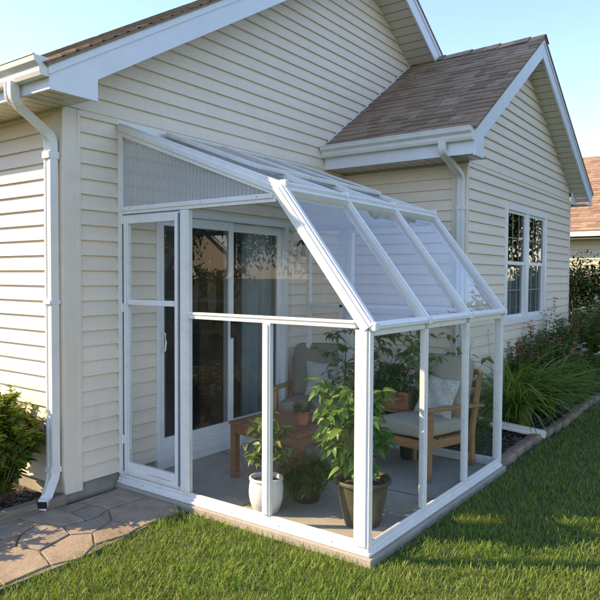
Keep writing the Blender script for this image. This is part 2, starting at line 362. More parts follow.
# ---------------------------------------------------------------- siding
PITCH=.111
def siding(mb,org,u,n,z0,z1,lo,hi,openings=(),pitch=PITCH,lip=.021,seam=True):
    """lap siding on a wall: u along, n outward, lo(z)/hi(z) side limits, openings (u0,u1,za,zb)"""
    org=Vector(org);u=Vector(u);n=Vector(n)
    def out(f): return lip*(1-f)**.8*.95+.0015 if f<1 else .0015
    k=0; z=z0
    while z<z1-1e-4:
        zt=min(z+pitch,z1); cuts={z,zt,z+.4*pitch if z+.4*pitch<zt else zt}
        for a,b,c,d in openings:
            for q in (c,d):
                if z<q<zt: cuts.add(q)
        cuts=sorted(cuts)
        for i in range(len(cuts)-1):
            a,b=cuts[i],cuts[i+1]
            if b-a<1e-4: continue
            segs=[(lo(a),hi(a),lo(b),hi(b))]
            for (o0,o1,c,d) in openings:
                if c<=a+1e-5 and d>=b-1e-5:
                    ns=[]
                    for s0,s1,t0,t1 in segs:
                        if o1<=s0 or o0>=s1: ns.append((s0,s1,t0,t1)); continue
                        if o0>s0: ns.append((s0,o0,t0,o0))
                        if o1<s1: ns.append((o1,s1,o1,t1))
                    segs=ns
            fa,fb=(a-z)/pitch,(b-z)/pitch
            for s0,s1,t0,t1 in segs:
                if s1-s0<1e-3 and t1-t0<1e-3: continue
                js=[]
                if seam and s1-s0>1.6:
                    q=((k*1.37+.9)%3.3)
                    if s0+.4<s0+q<min(s1,t1)-.4: js=[s0+q]
                pcs=[]; prev=(s0,t0)
                for j in js: pcs.append((prev[0],j,prev[1],j)); prev=(j,j)
                pcs.append((prev[0],s1,prev[1],t1))
                for pi,(s0_,s1_,t0_,t1_) in enumerate(pcs):
                    e=.0009*(pi%2); oa,ob=out(fa)+e,out(fb)+e
                    P=lambda uu,zz,oo: org+u*uu+n*oo+Vector((0,0,zz))
                    vs=[P(s0_,a,oa),P(s1_,a,oa),P(t1_,b,ob),P(t0_,b,ob)]; fs=[(0,1,2,3)]
                    if i==0:
                        vs+=[P(s0_,a,-.004),P(s1_,a,-.004)]; fs.append((4,5,1,0))
                    mb.add(vs,fs)
        z+=pitch; k+=1
def shingles(name,mat,parent,org,u,v,n,U,V,clip=None,exp=.118,wmin=.09,wmax=.24,thick=.015):
    """architectural shingles: u along the eave, v up the slope"""
    org=Vector(org);u=Vector(u);v=Vector(v);n=Vector(n); mb=MB(); rng=random.Random(3)
    row=0; y=0
    while y<V:
        lo,hi=(0,U) if clip is None else clip(y)
        x=lo; ye=min(y+exp*1.25,V)
        while x<hi:
            wd=rng.uniform(wmin,wmax); xe=min(x+wd,hi); th=thick*rng.choice((.45,.5,1,1.05)); y0=y+rng.uniform(-.006,.004) if y>0 else y-.01
            g=.0015
            P=lambda a,b,c: org+u*a+v*b+n*c
            vs=[P(x+g,y0,th+.004),P(xe-g,y0,th+.004),P(xe-g,ye,.004),P(x+g,ye,.004),P(x+g,y0,0),P(xe-g,y0,0),P(xe-g,ye,0),P(x+g,ye,0)]
            mb.add(vs,[(0,1,2,3),(4,5,1,0),(5,6,2,1),(7,4,0,3)])
            x=xe
        y+=exp; row+=1
    return mb.build(name,mat,parent)

# ================================================================ GROUND
gm=MB(); gm.add([(-400,-400,G-.02),(400,-400,G-.02),(400,400,G-.02),(-400,400,G-.02)],[(0,1,2,3)])
tag(gm.build('lawn',M['ground']),kind='structure')
sb=MB(); sb.box((-.03,-D-.035,G-.06),(L+.035,-.001,-.0015))
o=sb.build('patio_slab',M['slab'],bevel=.006); tag(o,kind='structure')
jt=MB(); jt.box((1.12,-D+.1,-.0012),(1.126,-.02,.0005)); jt.box((.08,-1.12,-.0012),(1.119,-1.114,.0005)); tag(jt.build('slab_joint',M['soil']),kind='structure')
# beds
bd=MB()
bd.prism([(L+.05,-2.14),(2.9,-2.17),(5,-2.13),(7.6,-2.16),(11,-2.3),(14,-2.2),(14,-.02),(7.4,-.02),(7.4,-1.48),(3.24,-1.48),(3.24,-.02),(L+.05,-.02)],2,G-.03,G+.012)
bd.prism([(-4,.02),(-.48,.02),(-.48,3),(-4,3)],2,G-.03,G+.02)
tag(bd.build('garden_bed',M['soil']),kind='structure')

# flagstone path
def flag(polys,name):
    mb=MB(); rng=random.Random(4)
    for p in polys:
        c=(sum(a for a,b in p)/len(p),sum(b for a,b in p)/len(p)); q=[]
        n=len(p)
        for i in range(n):
            a,b=p[i],p[(i+1)%n]
            for t in (0,.33,.66):
                x=a[0]+(b[0]-a[0])*t; y=a[1]+(b[1]-a[1])*t
                d=math.hypot(x-c[0],y-c[1]); s=(d-.005-rng.uniform(0,.005))/d
                q.append((c[0]+(x-c[0])*s,c[1]+(y-c[1])*s))
        h=G+.012+rng.uniform(-.004,.006); mb.prism(q,2,G-.04,h)
    o=mb.build(name,M['stone'],bevel=.005); return o
Q=[[(-.03,-.06),(-.41,-.07),(-.38,-.37),(-.03,-.39)],
   [(-.03,-.39),(-.38,-.37),(-.49,-.56),(-.44,-.80),(-.10,-.80),(-.03,-.70)],
   [(-.41,-.07),(-.62,-.06),(-.58,-.24),(-.40,-.20)],
   [(-.40,-.20),(-.58,-.24),(-.60,-.43),(-.49,-.44),(-.38,-.37)],
   [(-.62,-.06),(-.86,-.06),(-.82,-.24),(-.75,-.40),(-.60,-.43),(-.58,-.24)],
   [(-.38,-.37),(-.49,-.44),(-.60,-.43),(-.75,-.40),(-.80,-.55),(-.70,-.64),(-.49,-.56)],
   [(-.49,-.56),(-.70,-.64),(-.80,-.80),(-.58,-.84),(-.44,-.80)],
   [(-.86,-.06),(-1.12,-.06),(-1.10,-.30),(-1.0,-.32),(-.82,-.24)],
   [(-.82,-.24),(-1.0,-.32),(-1.10,-.45),(-1.05,-.62),(-.80,-.55),(-.75,-.40)],
   [(-.80,-.55),(-1.05,-.62),(-1.12,-.84),(-.95,-.90),(-.80,-.80),(-.70,-.64)],
   [(-1.10,-.30),(-1.12,-.06),(-1.6,-.06),(-1.55,-.35),(-1.35,-.42),(-1.10,-.45),(-1.0,-.32)],
   [(-1.10,-.45),(-1.35,-.42),(-1.40,-.85),(-1.12,-.84),(-1.05,-.62)],
   [(-1.35,-.42),(-1.55,-.35),(-1.9,-.40),(-1.85,-.85),(-1.40,-.85)],
   [(-1.6,-.06),(-2.2,-.06),(-2.2,-.42),(-1.9,-.40),(-1.55,-.35)],
   [(-1.9,-.40),(-2.2,-.42),(-2.6,-.35),(-2.6,-.84),(-1.85,-.85)],[(-2.2,-.06),(-2.8,-.06),(-2.6,-.35),(-2.2,-.42)]]
pth=flag(Q,'flagstone_path'); tag(pth,kind='structure')
pb=MB(); pb.prism([(-.03,-.06),(-.03,-.72),(-.44,-.82),(-.95,-.88),(-2.6,-.85),(-2.8,-.06)],2,G-.03,G+.002)
tag(pb.build('path_bedding',conc('joint_sand',(.14,.12,.075),(.26,.22,.15),.8)),kind='structure')

# grass : blades everywhere on the lawn near the camera's side
def lawn_ok(x,y):
    ok=~((x>-.05)&(x<L+.055)&(y>-D-.055))
    ok&=~((x>L)&(y>-2.27))
    ok&=~((x<.0)&(y>-.79+.05*np.sin(x*9)+.03*np.sin(x*31)-.0*x)&(x>-.40-0)&(y>-.62-.45*(-x)))
    ok&=~((x<=-.40)&(y>-.83+.05*np.sin(x*7)+.02*np.sin(x*29)))
    return ok
def grass():
    N=430000; ang=RNG.uniform(rad(8),rad(100),N); r=1.9+RNG.random(N)**1.35*13
    x=CAM.x+r*np.sin(ang); y=CAM.y+r*np.cos(ang); k=lawn_ok(x,y)
    # clumping
    cl=np.sin(x*13.1+np.sin(y*9.3)*1.7)*np.sin(y*12.7+np.sin(x*8.1)*2.1)
    x=x[k];y=y[k];r=r[k];cl=cl[k];n=len(x)
    h=(.032+.022*RNG.random(n)+.012*cl)*(1+.25*(RNG.random(n)<.05)); wd=.0022+.0018*RNG.random(n)+.0010*r/3
    a=RNG.uniform(0,2*PI,n); tilt=RNG.normal(0,.55,n)
    V,Fc=blade_tpl(1,.45,3); V=V.copy()
    # local x->side, y->bend dir, z->height
    side=np.stack([np.cos(a),np.sin(a),0*a],1); bend=np.stack([-np.sin(a),np.cos(a),0*a],1)
    up=np.stack([np.sin(tilt)*np.cos(a*3.1),np.sin(tilt)*np.sin(a*3.1),np.cos(tilt)],1)
    P=np.stack([x,y,np.full(n,G-.02)],1)
    W=P[:,None]+V[None,:,0:1]*(wd[:,None,None])*side[:,None]+V[None,:,1:2]*(h[:,None,None])*bend[:,None]*.9+V[None,:,2:3]*(h[:,None,None])*up[:,None]*1.0
    Fa=(Fc[None]+(np.arange(n)*len(V))[:,None,None]).reshape(-1,3)
    o=npmesh('lawn_grass',W.reshape(-1,3),Fa,M['grass'],smooth=False); tag(o,'green lawn grass in front of the glass house','grass',kind='stuff')
grass()

# ================================================================ HOUSE
H=empty('house',(0,0,0),0,'cream vinyl sided house with brown shingle gable roofs behind the glass lean-to','house')
XL=-.46; XR=7.45; ZF=.088; SOF=2.80
RL,RR=.60,.60; RX,RZ=3.49,5.50   # main ridge (top of board line)
def mtop(x): return RZ-(RX-x)*RL if x<RX else RZ-(x-RX)*RR
BH=.22
DOOR=(.37,2.135,.0,2.155)
# main gable wall
ms=MB()
TR=.125  # corner trim width
def lo(z): return max(XL+TR, RX-(RZ-BH-.02-z)/RL - .02) if z>SOF else XL+TR
def hi(z): return 3.205 if z<SOF+.02 else min(RX+(RZ-BH-.02-z)/RR+.02, 7.3)
siding(ms,(0,-.0,0),(1,0,0),(0,-1,0),ZF,SOF+.0,lambda z:XL+TR,lambda z:3.205,[DOOR])
siding(ms,(0,0,0),(1,0,0),(0,-1,0),SOF+.0,RZ-BH-.03,lambda z:max(XL, RX-(RZ-BH+.05-z)/RL),lambda z:RX+(RZ-BH+.05-z)/RR)
ms.build('gable_wall',M['siding'],H)
# wall core
wc=MB()
for a,b,c,d in ((XL+.02,DOOR[0],ZF-.0,SOF),(DOOR[1],XR,ZF,SOF),(DOOR[0],DOOR[1],DOOR[3],SOF)): wc.box((a,.004,c),(b,.14,d))
wc.prism([(XL,SOF),(XR,SOF),(RX,RZ-BH)],1,.005,.14)
wc.box((XL+.004,.14,ZF),(XL+.14,9,SOF)); wc.box((XR-.14,.14,ZF),(XR,9,SOF)); wc.box((XL,8.9,ZF),(XR,9,SOF)); wc.prism([(XL,SOF),(XR,SOF),(RX,RZ-BH)],1,8.9,9)
wc.build('wall_core',M['trim'],H)
# left wall siding (faces -x)
lw=MB(); siding(lw,(XL,0,0),(0,1,0),(-1,0,0),ZF,SOF-.01,lambda z:.115,lambda z:9)
lw.build('side_wall',M['siding'],H)
# foundation
fd=MB(); fd.box((XL+.012,.016,G-.2),(XR,.14,ZF+.02)); fd.box((XL+.012,.14,G-.2),(XL+.14,9,ZF+.02))
fo=fd.build('foundation',M['block'],H)
for x in (-.28,.12,.30):
    fj=MB(); fj.box((x,.0145,G),(x+.008,.02,ZF)); fj.build('mortar_joint',M['slab'],fo)
# corner trim
ct=MB(); ct.box((XL-.022,-.022,.03),(XL+TR,.0,SOF-.005)); ct.box((XL-.022,.0,.03),(XL-.0,.112,SOF-.005)); ct.box((XL+TR-.03,-.026,.03),(XL+TR,-.02,SOF-.01))
ct.build('corner_trim',M['trim'],H,bevel=.004)
# soffits and rake boards : OV = overhang
OV=.40; EX=XL-.36
def rake(pr,apex,lowL,lowR,yf,yb,h,nm,zL,zR,thick=.022):
    """rake boards on the plane y=yf (front face), soffit back to yb"""
    ax,az=apex; b=MB()
    # left board
    b.prism([(lowL[0],lowL[1]),(ax,az),(ax,az-h*1.06),(lowL[2],lowL[1]+(lowL[2]-lowL[0])*(az-lowL[1])/(ax-lowL[0])-h),(lowL[2],zL),(lowL[0],zL)],1,yf,yf+thick)
    b.build(nm,M['fascia'],pr,bevel=.003)
    b=MB(); b.prism([(lowR[0],lowR[1]),(ax+.0012,az),(ax+.0012,az-h*1.06),(lowR[2],lowR[1]+(lowR[0]-lowR[2])*(az-lowR[1])/(lowR[0]-ax)-h),(lowR[2],zR),(lowR[0],zR)][::-1],1,yf,yf+thick)
    b.build(nm,M['fascia'],pr,bevel=.003)
rake(H,(RX,RZ),(EX,mtop(EX),XL+.0),(7.81,mtop(7.81),7.45),-OV,0,BH,'rake_board',2.765,2.765)
# raised drip strip on top of the board
b=MB()
b.prism([(EX-.01,mtop(EX)-.006),(RX,RZ+.0),(RX,RZ-.055),(EX-.01,mtop(EX)-.061)],1,-OV-.010,-OV-.001)
b.prism([(RX+.001,RZ),(7.8,mtop(7.8)),(7.8,mtop(7.8)-.055),(RX+.001,RZ-.055)],1,-OV-.010,-OV-.001)
b.build('drip_edge',M['fascia'],H)
def slopesoffit(pr,x0,x1,zf,ya,yb,step=.105,dirn=1):
    """rake soffit made of narrow panels running front-back with small grooves"""
    b=MB(); x=x0
    while x<x1-1e-4:
        xe=min(x+step,x1); g=.006
        b.add([(x,ya,zf(x)),(xe-g,ya,zf(xe-g)),(xe-g,yb,zf(xe-g)),(x,yb,zf(x)),
               (xe-g,ya,zf(xe-g)+.012),(xe,ya,zf(xe)+.012),(xe,yb,zf(xe)+.012),(xe-g,yb,zf(xe-g)+.012)],[(0,1,2,3),(4,5,6,7),(1,4,7,2),(5,0,3,6)][:3]); x=xe
    b.build('soffit',M['soffit'],pr)
slopesoffit(H,XL,RX,lambda x:mtop(x)-BH+.012,-OV+.022,-.0)
slopesoffit(H,RX,7.45,lambda x:mtop(x)-BH+.012,-OV+.022,-.0)
# eave box, left (horizontal soffit z 2.79)
b=MB(); y=-OV+.022
while y<8.9:
    b.add([(EX+.02,y,2.785),(EX+.02,y+.1,2.785),(XL,y+.1,2.785),(XL,y,2.785)],[(0,1,2,3)]); b.add([(EX+.02,y+.1,2.795),(EX+.02,y+.108,2.795),(XL,y+.108,2.795),(XL,y+.1,2.795)],[(0,1,2,3)]); y+=.108
b.build('soffit',M['soffit'],H)
b=MB(); b.box((EX,-OV+.0225,2.768),(EX+.02,9,mtop(EX)-.012)); b.build('eave_board',M['fascia'],H)
# roof decks + shingles
def deck(pr,pts,nm='roof_deck'):
    b=MB(); vs=[Vector(p) for p in pts]; n=(vs[1]-vs[0]).cross(vs[3]-vs[0]).normalized()
    if n.z<0: n=-n
    b.add(vs+[v-n*.02 for v in vs],[(0,1,2,3),(7,6,5,4),(0,4,5,1),(1,5,6,2),(2,6,7,3),(3,7,4,0)]); return b.build(nm,M['shingle'],pr)
YF=-OV-.02
roof=deck(H,[(EX-.03,YF,mtop(EX-.03)+.02),(EX-.03,9.3,mtop(EX-.03)+.02),(RX,9.3,RZ+.02),(RX,YF,RZ+.02)],'main_roof')
c=1/math.hypot(1,RL); sn=RL*c
shingles('shingle_course',M['shingle'],roof,(EX-.03,YF-.01,mtop(EX-.03)+.021),(0,1,0),(c,0,sn),(-sn,0,c),9.3-YF,(RX-EX+.03)/c)
roof2=deck(H,[(7.84,YF,mtop(7.84)+.02),(7.84,9.3,mtop(7.84)+.02),(RX,9.3,RZ+.021),(RX,YF,RZ+.021)],'main_roof')
# gutter profile helper (K-style) running along y, at outer face x0 going to -x
def kgutter(pr,x0,zt,y0,y1,sgn=-1,nm='gutter'):
    prof=[(0,0),(0,-.115),(.055,-.115),(.066,-.09),(.070,-.06),(.098,-.035),(.104,-.010),(.104,0),(.092,0),(.092,-.008),(.060,-.055),(.050,-.105),(.006,-.105),(.006,0)]
    b=MB(); b.prism([(x0+sgn*a,zt+bb) for a,bb in prof],1,y0+.003,y1-.003)
    for ya in (y0,y1-.003):
        b.prism([(x0+sgn*a,zt+bb) for a,bb in prof[:8]],1,ya,ya+.003)
    b.prism([(x0+sgn*.098,zt-.002),(x0+sgn*.110,zt-.002),(x0+sgn*.110,zt+.008),(x0+sgn*.098,zt+.008)],1,y0,y1)
    return b.build(nm,M['gutter'],pr,bevel=.002)
kgutter(H,EX-.001,2.955,-OV+.0,9)
# downspouts
def dspout(pr,pts,wd=.075,dp=.055,label=None,elb=True,nm='downspout'):
    b=MB(); sec=[(-wd/2,-dp/2),(-wd/4,-dp/2-.002),(-wd/4+.004,-dp/2+.004),(wd/4-.004,-dp/2+.004),(wd/4,-dp/2-.002),(wd/2,-dp/2),(wd/2,dp/2),(wd/4,dp/2+.002),(wd/4-.004,dp/2-.004),(-wd/4+.004,dp/2-.004),(-wd/4,dp/2+.002),(-wd/2,dp/2)]
    return b,sec
def polyround(pts,r=.07,n=5):
    pts=[Vector(p) for p in pts]; out=[pts[0]]
    for i in range(1,len(pts)-1):
        a=(pts[i-1]-pts[i]);b=(pts[i+1]-pts[i]); ra=min(r,a.length*.45,b.length*.45); p=pts[i]+a.normalized()*ra; q=pts[i]+b.normalized()*ra
        for k in range(n+1):
            t=k/n; out.append(p*(1-t)**2+pts[i]*2*t*(1-t)+q*t*t)
    out.append(pts[-1]); return out
def spout(pr,pts,upv,wd,dp,nm='downspout',r=.07,mat=None):
    b,sec=dspout(pr,pts,wd,dp); b.sweep(polyround(pts,r),sec,upv)
    return b.build(nm,mat or M['gutter'],pr,bevel=.0)
ds=spout(H,[(-.875,-.06,2.85),(-.875,-.06,2.74),(-.53,.045,2.585),(-.53,.045,.16),(-.66,-.055,.045),(-.70,-.085,.036)],(1,0.0001,.0),.078,.06,r=.075)
# sleeve joints
for q in (((-.573,.002,2.42),(-.487,.088,2.47)),((-.573,.002,.20),(-.487,.088,.24)),((-.573,.002,1.4),(-.4865,.088,1.43))):
    b=MB(); b.box(*q); b.build('strap',M['gutter'],ds,bevel=.004)
bk=MB(); bk.beam((-.7005,-.0855,.0358),(-.702,-.0867,.0355),(0,0,1),.066,.05); bk.build('outlet_dark_plate',M['black'],ds)  # black plate on the closed spout end, standing in for its shaded hollow

# ------------------- wing (part of the same house)
WX0,WX1,WY=3.22,7.34,-1.5; WO=.25
wax,waz=4.97,4.51; wlx,wlz=2.80,3.035; wrx,wrz=7.71,2.915
wl=(waz-wlz)/(wax-wlx); wr=(waz-wrz)/(wrx-wax); WB=.21
def wtop(x): return waz-(wax-x)*wl if x<wax else waz-(x-wax)*wr
WIN=(4.37,6.06,1.04,2.49)
ws=MB()
def wlo(z): return WX0 if z<SOF else max(WX0,wax-(waz-WB-.0+.05-z)/wl)
def whi(z): return WX1-.03 if z<SOF else min(WX1-.03,wax+(waz-WB+.05-z)/wr)
siding(ws,(0,WY,0),(1,0,0),(0,-1,0),ZF,SOF,lambda z:WX0+.02,lambda z:WX1-.03,[WIN])
siding(ws,(0,WY,0),(1,0,0),(0,-1,0),SOF,waz-WB-.02,wlo,whi)
ws.build('gable_wall',M['siding'],H)
wsl=MB(); siding(wsl,(WX0,WY,0),(0,1,0),(-1,0,0),ZF,SOF-.03,lambda z:.15,lambda z:1.49,seam=False)
wsl.build('side_wall',M['siding'],H)
b=MB()
for a,bb,c_,d_ in ((WX0+.005,WIN[0],ZF,SOF),(WIN[1],WX1,ZF,SOF),(WIN[0],WIN[1],ZF,WIN[2]),(WIN[0],WIN[1],WIN[3],SOF)): b.box((a,WY+.005,c_),(bb,WY+.12,d_))
b.prism([(WX0,SOF),(WX1,SOF),(WX1,wtop(WX1)-WB),(wax,waz-WB),(WX0,wtop(WX0)-WB)],1,WY+.005,WY+.12)
b.box((WX0+.005,WY+.12,ZF),(WX0+.12,0,SOF)); b.box((WX1-.12,WY+.12,ZF),(WX1,0,SOF))
b.build('wall_core',M['trim'],H)
b=MB(); b.box((WX0+.02,WY+.02,G-.2),(WX1-.02,WY+.12,ZF+.02)); b.box((WX0+.02,WY+.12,G-.2),(WX0+.12,0,ZF+.02)); b.build('foundation',M['block'],H)
b=MB(); b.box((WX0-.022,WY-.022,.03),(WX0+.025,WY,SOF-.02)); b.box((WX0-.022,WY,.03),(WX0,WY+.15,SOF-.02)); b.build('corner_trim',M['trim'],H,bevel=.003)
b=MB(); b.box((WX1-.035,WY-.022,.03),(WX1+.022,WY,SOF)); b.build('corner_trim',M['trim'],H,bevel=.003)
b=MB(); b.box((WX0-.03,-.03,.03),(WX0-.018,-.02,SOF-.02)); b.box((WX0-.04,-.022,.03),(WX0-.0,-.0,SOF-.02)); b.build('inside_corner_trim',M['trim'],H)
WYF=WY-WO
b=MB(); b.prism([(wlx,wlz),(wax,waz),(wax,waz-WB*1.08),(WX0-.19,wtop(WX0-.19)-WB),(WX0-.19,2.775),(wlx,2.775)],1,WYF,WYF+.022); b.build('rake_board',M['fascia'],H,bevel=.003)
b=MB(); b.prism([(wax+.001,waz),(wrx,wrz),(wrx,2.735),(wrx-.12,2.735),(wrx-.12,wtop(wrx-.12)-WB*.95),(wax+.001,waz-WB*1.08)],1,WYF,WYF+.022); b.build('rake_board',M['fascia'],H,bevel=.003)
b=MB(); b.box((WX1-.0,WY-.05,2.735),(wrx-.12,WY-.03,2.93)); b.box((WX1,WYF+.022,2.735),(wrx-.0,WY+1.45,2.75)); b.build('eave_return',M['fascia'],H)
b=MB(); b.prism([(wlx,wlz-.0),(wax,waz),(wax,waz-.05),(wlx,wlz-.05)],1,WYF-.009,WYF-.001); b.prism([(wax+.001,waz),(wrx,wrz),(wrx,wrz-.05),(wax+.001,waz-.05)],1,WYF-.009,WYF-.001); b.build('drip_edge',M['fascia'],H)
slopesoffit(H,WX0-.19,wax,lambda x:wtop(x)-WB+.012,WYF+.022,WY)
slopesoffit(H,wax,wrx-.12,lambda x:wtop(x)-WB+.012,WYF+.022,WY)
# wing eave: fascia + soffit
b=MB(); b.box((wlx,WYF+.0225,2.79),(wlx+.02,-.02,wlz-.01)); b.build('eave_board',M['fascia'],H)
b=MB(); y=WYF+.023
while y<-.03: 
    b.add([(wlx+.021,y,2.80),(WX0,y,2.80),(WX0,min(y+.1,-.02),2.80),(wlx+.021,min(y+.1,-.02),2.80)],[(0,1,2,3)]); b.add([(wlx+.021,y+.1,2.81),(WX0,y+.1,2.81),(WX0,y+.108,2.81),(wlx+.021,y+.108,2.81)],[(0,1,2,3)]); y+=.108
b.build('soffit',M['soffit'],H)
kgutter(H,wlx-.001,3.03,WYF+.01,-.02)
ds2=spout(H,[(2.745,-1.44,2.93),(2.745,-1.44,2.83),(3.165,-1.465,2.64),(3.165,-1.465,.26),(3.20,-1.55,.16),(3.53,-2.25,.022)],(1,.0001,0),.07,.05,r=.07)
for q in (((3.135,-1.51,2.30),(3.197,-1.42,2.34)),((3.135,-1.51,.55),(3.197,-1.42,.58))):
    b=MB(); b.box(*q); b.build('strap',M['gutter'],ds2,bevel=.003)
# wing roof
WYR=WYF-.02
wroof=deck(H,[(wlx-.03,WYR,wtop(wlx-.03)+.02),(wlx-.03,-.02,wtop(wlx-.03)+.02),(wax,-.02,waz+.02),(wax,WYR,waz+.02)],'wing_roof')
c=1/math.hypot(1,wl); sn=wl*c
shingles('shingle_course',M['shingle'],wroof,(wlx-.03,WYR-.008,wtop(wlx-.03)+.021),(0,1,0),(c,0,sn),(-sn,0,c),-WYR-.02,(wax-wlx+.03)/c)
wroof2=deck(H,[(wrx+.03,WYR,wtop(wrx+.03)+.02),(wrx+.03,-.02,wtop(wrx+.03)+.02),(wax,-.02,waz+.021),(wax,WYR,waz+.021)],'wing_roof')
# ridge cap of the wing and step flashing along the wall
b=MB(); y=WYR-.01; k=0
while y<-.05:
    ye=min(y+.2,-.03); h=.030+.006*(k%2)
    for sx,sl in ((-1,wl),(1,wr)):
        b.add([(wax,y,waz+h+.022),(wax+sx*.14,y,waz+h+.018-.14*sl),(wax+sx*.14,ye,waz+h+.010-.14*sl),(wax,ye,waz+h+.014)],[(0,1,2,3)])
    y=ye-.015; k+=1
b.build('ridge_cap',M['shingle'],wroof)
b=MB(); b.prism([(wlx+.05,wtop(wlx+.05)+.02),(wax,waz+.03),(wax,waz+.055),(wlx+.05,wtop(wlx+.05)+.048)],1,-.032,-.024); b.build('flashing',M['fascia'],wroof)

# ------------------- sliding door
b=MB()
SD=empty('sliding_door',(0,0,0)); SD.parent=H
x0,x1,zb,zt=.37,2.135,.0,2.155
b.box((x0,-.035,.0),(x1,.06,.155)); ths=b.build('sill',M['frame2'],SD,bevel=.005)
b=MB(); b.box((x0,-.032,.1555),(x0+.038,.06,zt)); b.box((x1-.052,-.032,.1555),(x1,.06,zt)); b.box((x0+.0385,-.032,zt-.05),(x1-.0525,.06,zt)); b.build('door_frame',M['frame2'],SD,bevel=.004)
b=MB(); b.box((x0+.01,-.04,.06),(x1-.01,-.0355,.10)); b.build('sill_track',M['frame2'],SD)
def sash(xa,xb,yo,gz0=.255,gz1=2.02):
    b=MB(); b.box((xa,yo-.018,.156),(xa+.05,yo+.018,2.103)); b.box((xb-.065,yo-.018,.156),(xb,yo+.018,2.103)); b.box((xa+.0505,yo-.018,.156),(xb-.0655,yo+.018,gz0)); b.box((xa+.0505,yo-.018,gz1),(xb-.0655,yo+.018,2.103))
    s=b.build('sash',M['frame2'],SD,bevel=.004)
    b=MB(); b.box((xa+.051,yo-.004,gz0+.001),(xb-.066,yo+.004,gz1-.001)); b.build('glass_pane',M['doorglass'],s)
    return s
s1=sash(.409,1.31,.0); s2=sash(1.25,2.082,.040)
b=MB(); b.tube([(1.285,-.02,1.06),(1.285,-.05,1.065),(1.285,-.055,1.12),(1.285,-.05,1.175),(1.285,-.02,1.18)],.009); b.box((1.265,-.024,1.03),(1.305,-.018,1.21)); b.build('handle',M['black'],s1)
b=MB(); b.tube([(.434,-.02,.98),(.434,-.055,.99),(.434,-.065,1.06),(.434,-.055,1.13),(.434,-.02,1.14)],.008); b.build('handle',M['frame2'],s1)
# room behind
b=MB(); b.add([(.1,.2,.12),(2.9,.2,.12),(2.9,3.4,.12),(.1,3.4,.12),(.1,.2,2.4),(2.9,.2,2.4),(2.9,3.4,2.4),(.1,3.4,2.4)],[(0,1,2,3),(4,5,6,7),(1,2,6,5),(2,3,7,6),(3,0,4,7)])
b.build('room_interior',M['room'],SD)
def drape(xa,xb,y0,amp):
    n=60; vs=[];fs=[]
    for i in range(n+1):
        t=i/n; x=xa+(xb-xa)*t; y=y0+amp*math.sin(t*PI*2*((xb-xa)/.11))+amp*.4*math.sin(t*41)
        vs+=[(x,y,.16),(x,y,2.1)]
        if i: fs.append((2*i-2,2*i,2*i+1,2*i-1))
    b=MB(); b.add(vs,fs); b.build('curtain',M['curtain'],SD,smooth=True)
drape(1.62,2.12,.15,.03); drape(.42,.60,.15,.03)

# ------------------- wing window
W=empty('window',(0,0,0)); W.parent=H
x0,x1,z0,z1=WIN; ym=WY
b=MB(); fwid=.075
b.box((x0,ym-.035,z0),(x0+fwid,ym+.05,z1)); b.box((x1-fwid,ym-.035,z0),(x1,ym+.05,z1)); b.box((x0+fwid+.0005,ym-.035,z1-fwid),(x1-fwid-.0005,ym+.05,z1)); b.box((x0+fwid+.0005,ym-.04,z0),(x1-fwid-.0005,ym+.05,z0+fwid))
xm=(x0+x1)/2; b.box((xm-.06,ym-.03,z0+fwid+.0005),(xm+.06,ym+.05,z1-fwid-.0005))
b.build('window_frame',M['frame2'],W,bevel=.006)
zm=1.765
for (xa,xb) in ((x0+fwid,xm-.06),(xm+.06,x1-fwid)):
    for (za,zb,yo) in ((zm,z1-fwid,ym+.0),(z0+fwid,zm+.03,ym+.018)):
        b=MB(); sw=.032
        b.box((xa+.001,yo-.012,za+.001),(xa+sw,yo+.012,zb-.001)); b.box((xb-sw,yo-.012,za+.001),(xb-.001,yo+.012,zb-.001)); b.box((xa+sw+.0005,yo-.012,za+.001),(xb-sw-.0005,yo+.012,za+sw+.01)); b.box((xa+sw+.0005,yo-.012,zb-sw),(xb-sw-.0005,yo+.012,zb-.001))
        s=b.build('sash',M['frame2'],W)
        b=MB(); 
        for k in (1,2): xx=xa+(xb-xa)*k/3; b.box((xx-.0045,yo-.009,za+.035),(xx+.0045,yo-.0045,zb-.033))
        zz=(za+zb)/2; b.box((xa+.033,yo-.0085,zz-.0045),(xb-.033,yo-.005,zz+.0045)); b.build('muntin',M['cushion'],s)
        b=MB(); b.box((xa+sw,yo-.004,za+sw),(xb-sw,yo+.004,zb-sw)); b.build('glass_pane',M['doorglass'],s)
    b=MB(); b.box((xa,ym+.055,z0),(xb,ym+.06,zm)); b.build('screen',M['blind'],W)
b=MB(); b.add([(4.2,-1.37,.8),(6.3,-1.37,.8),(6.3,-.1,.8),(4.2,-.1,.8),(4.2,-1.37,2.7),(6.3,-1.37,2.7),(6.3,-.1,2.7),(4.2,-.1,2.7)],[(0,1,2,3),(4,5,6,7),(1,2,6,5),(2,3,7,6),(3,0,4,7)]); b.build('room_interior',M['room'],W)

# ------------------- wall lamp
WLo=(2.285,0,1.96)
wlp=empty('wall_lamp',WLo,0,'small black wall lamp with clear glass shade beside the sliding door','wall lamp')
wlp.scale=(1.35,1.1,1.25)
b=MB(); b.box((-.05,-.024,-.1),(.05,-.002,.09)); b.build('backplate',M['trim'],wlp,bevel=.004)
b=MB(); b.lathe([(.001,.0),(.038,.002),(.042,.02),(.02,.05),(.001,.055)],20); b.tube([(0,.0,.03),(0,.06,.035),(0,.1,.0)],.010)
o=b.build('arm',M['black'],wlp,smooth=True); o.location=(0,-.13,-.02)
b=MB(); b.lathe([(.030,.0),(.042,-.03),(.052,-.10),(.050,-.10),(.040,-.03),(.028,.0)],20); o=b.build('lamp_shade',M['lampglass'],wlp,smooth=True); o.location=(0,-.13,-.015)

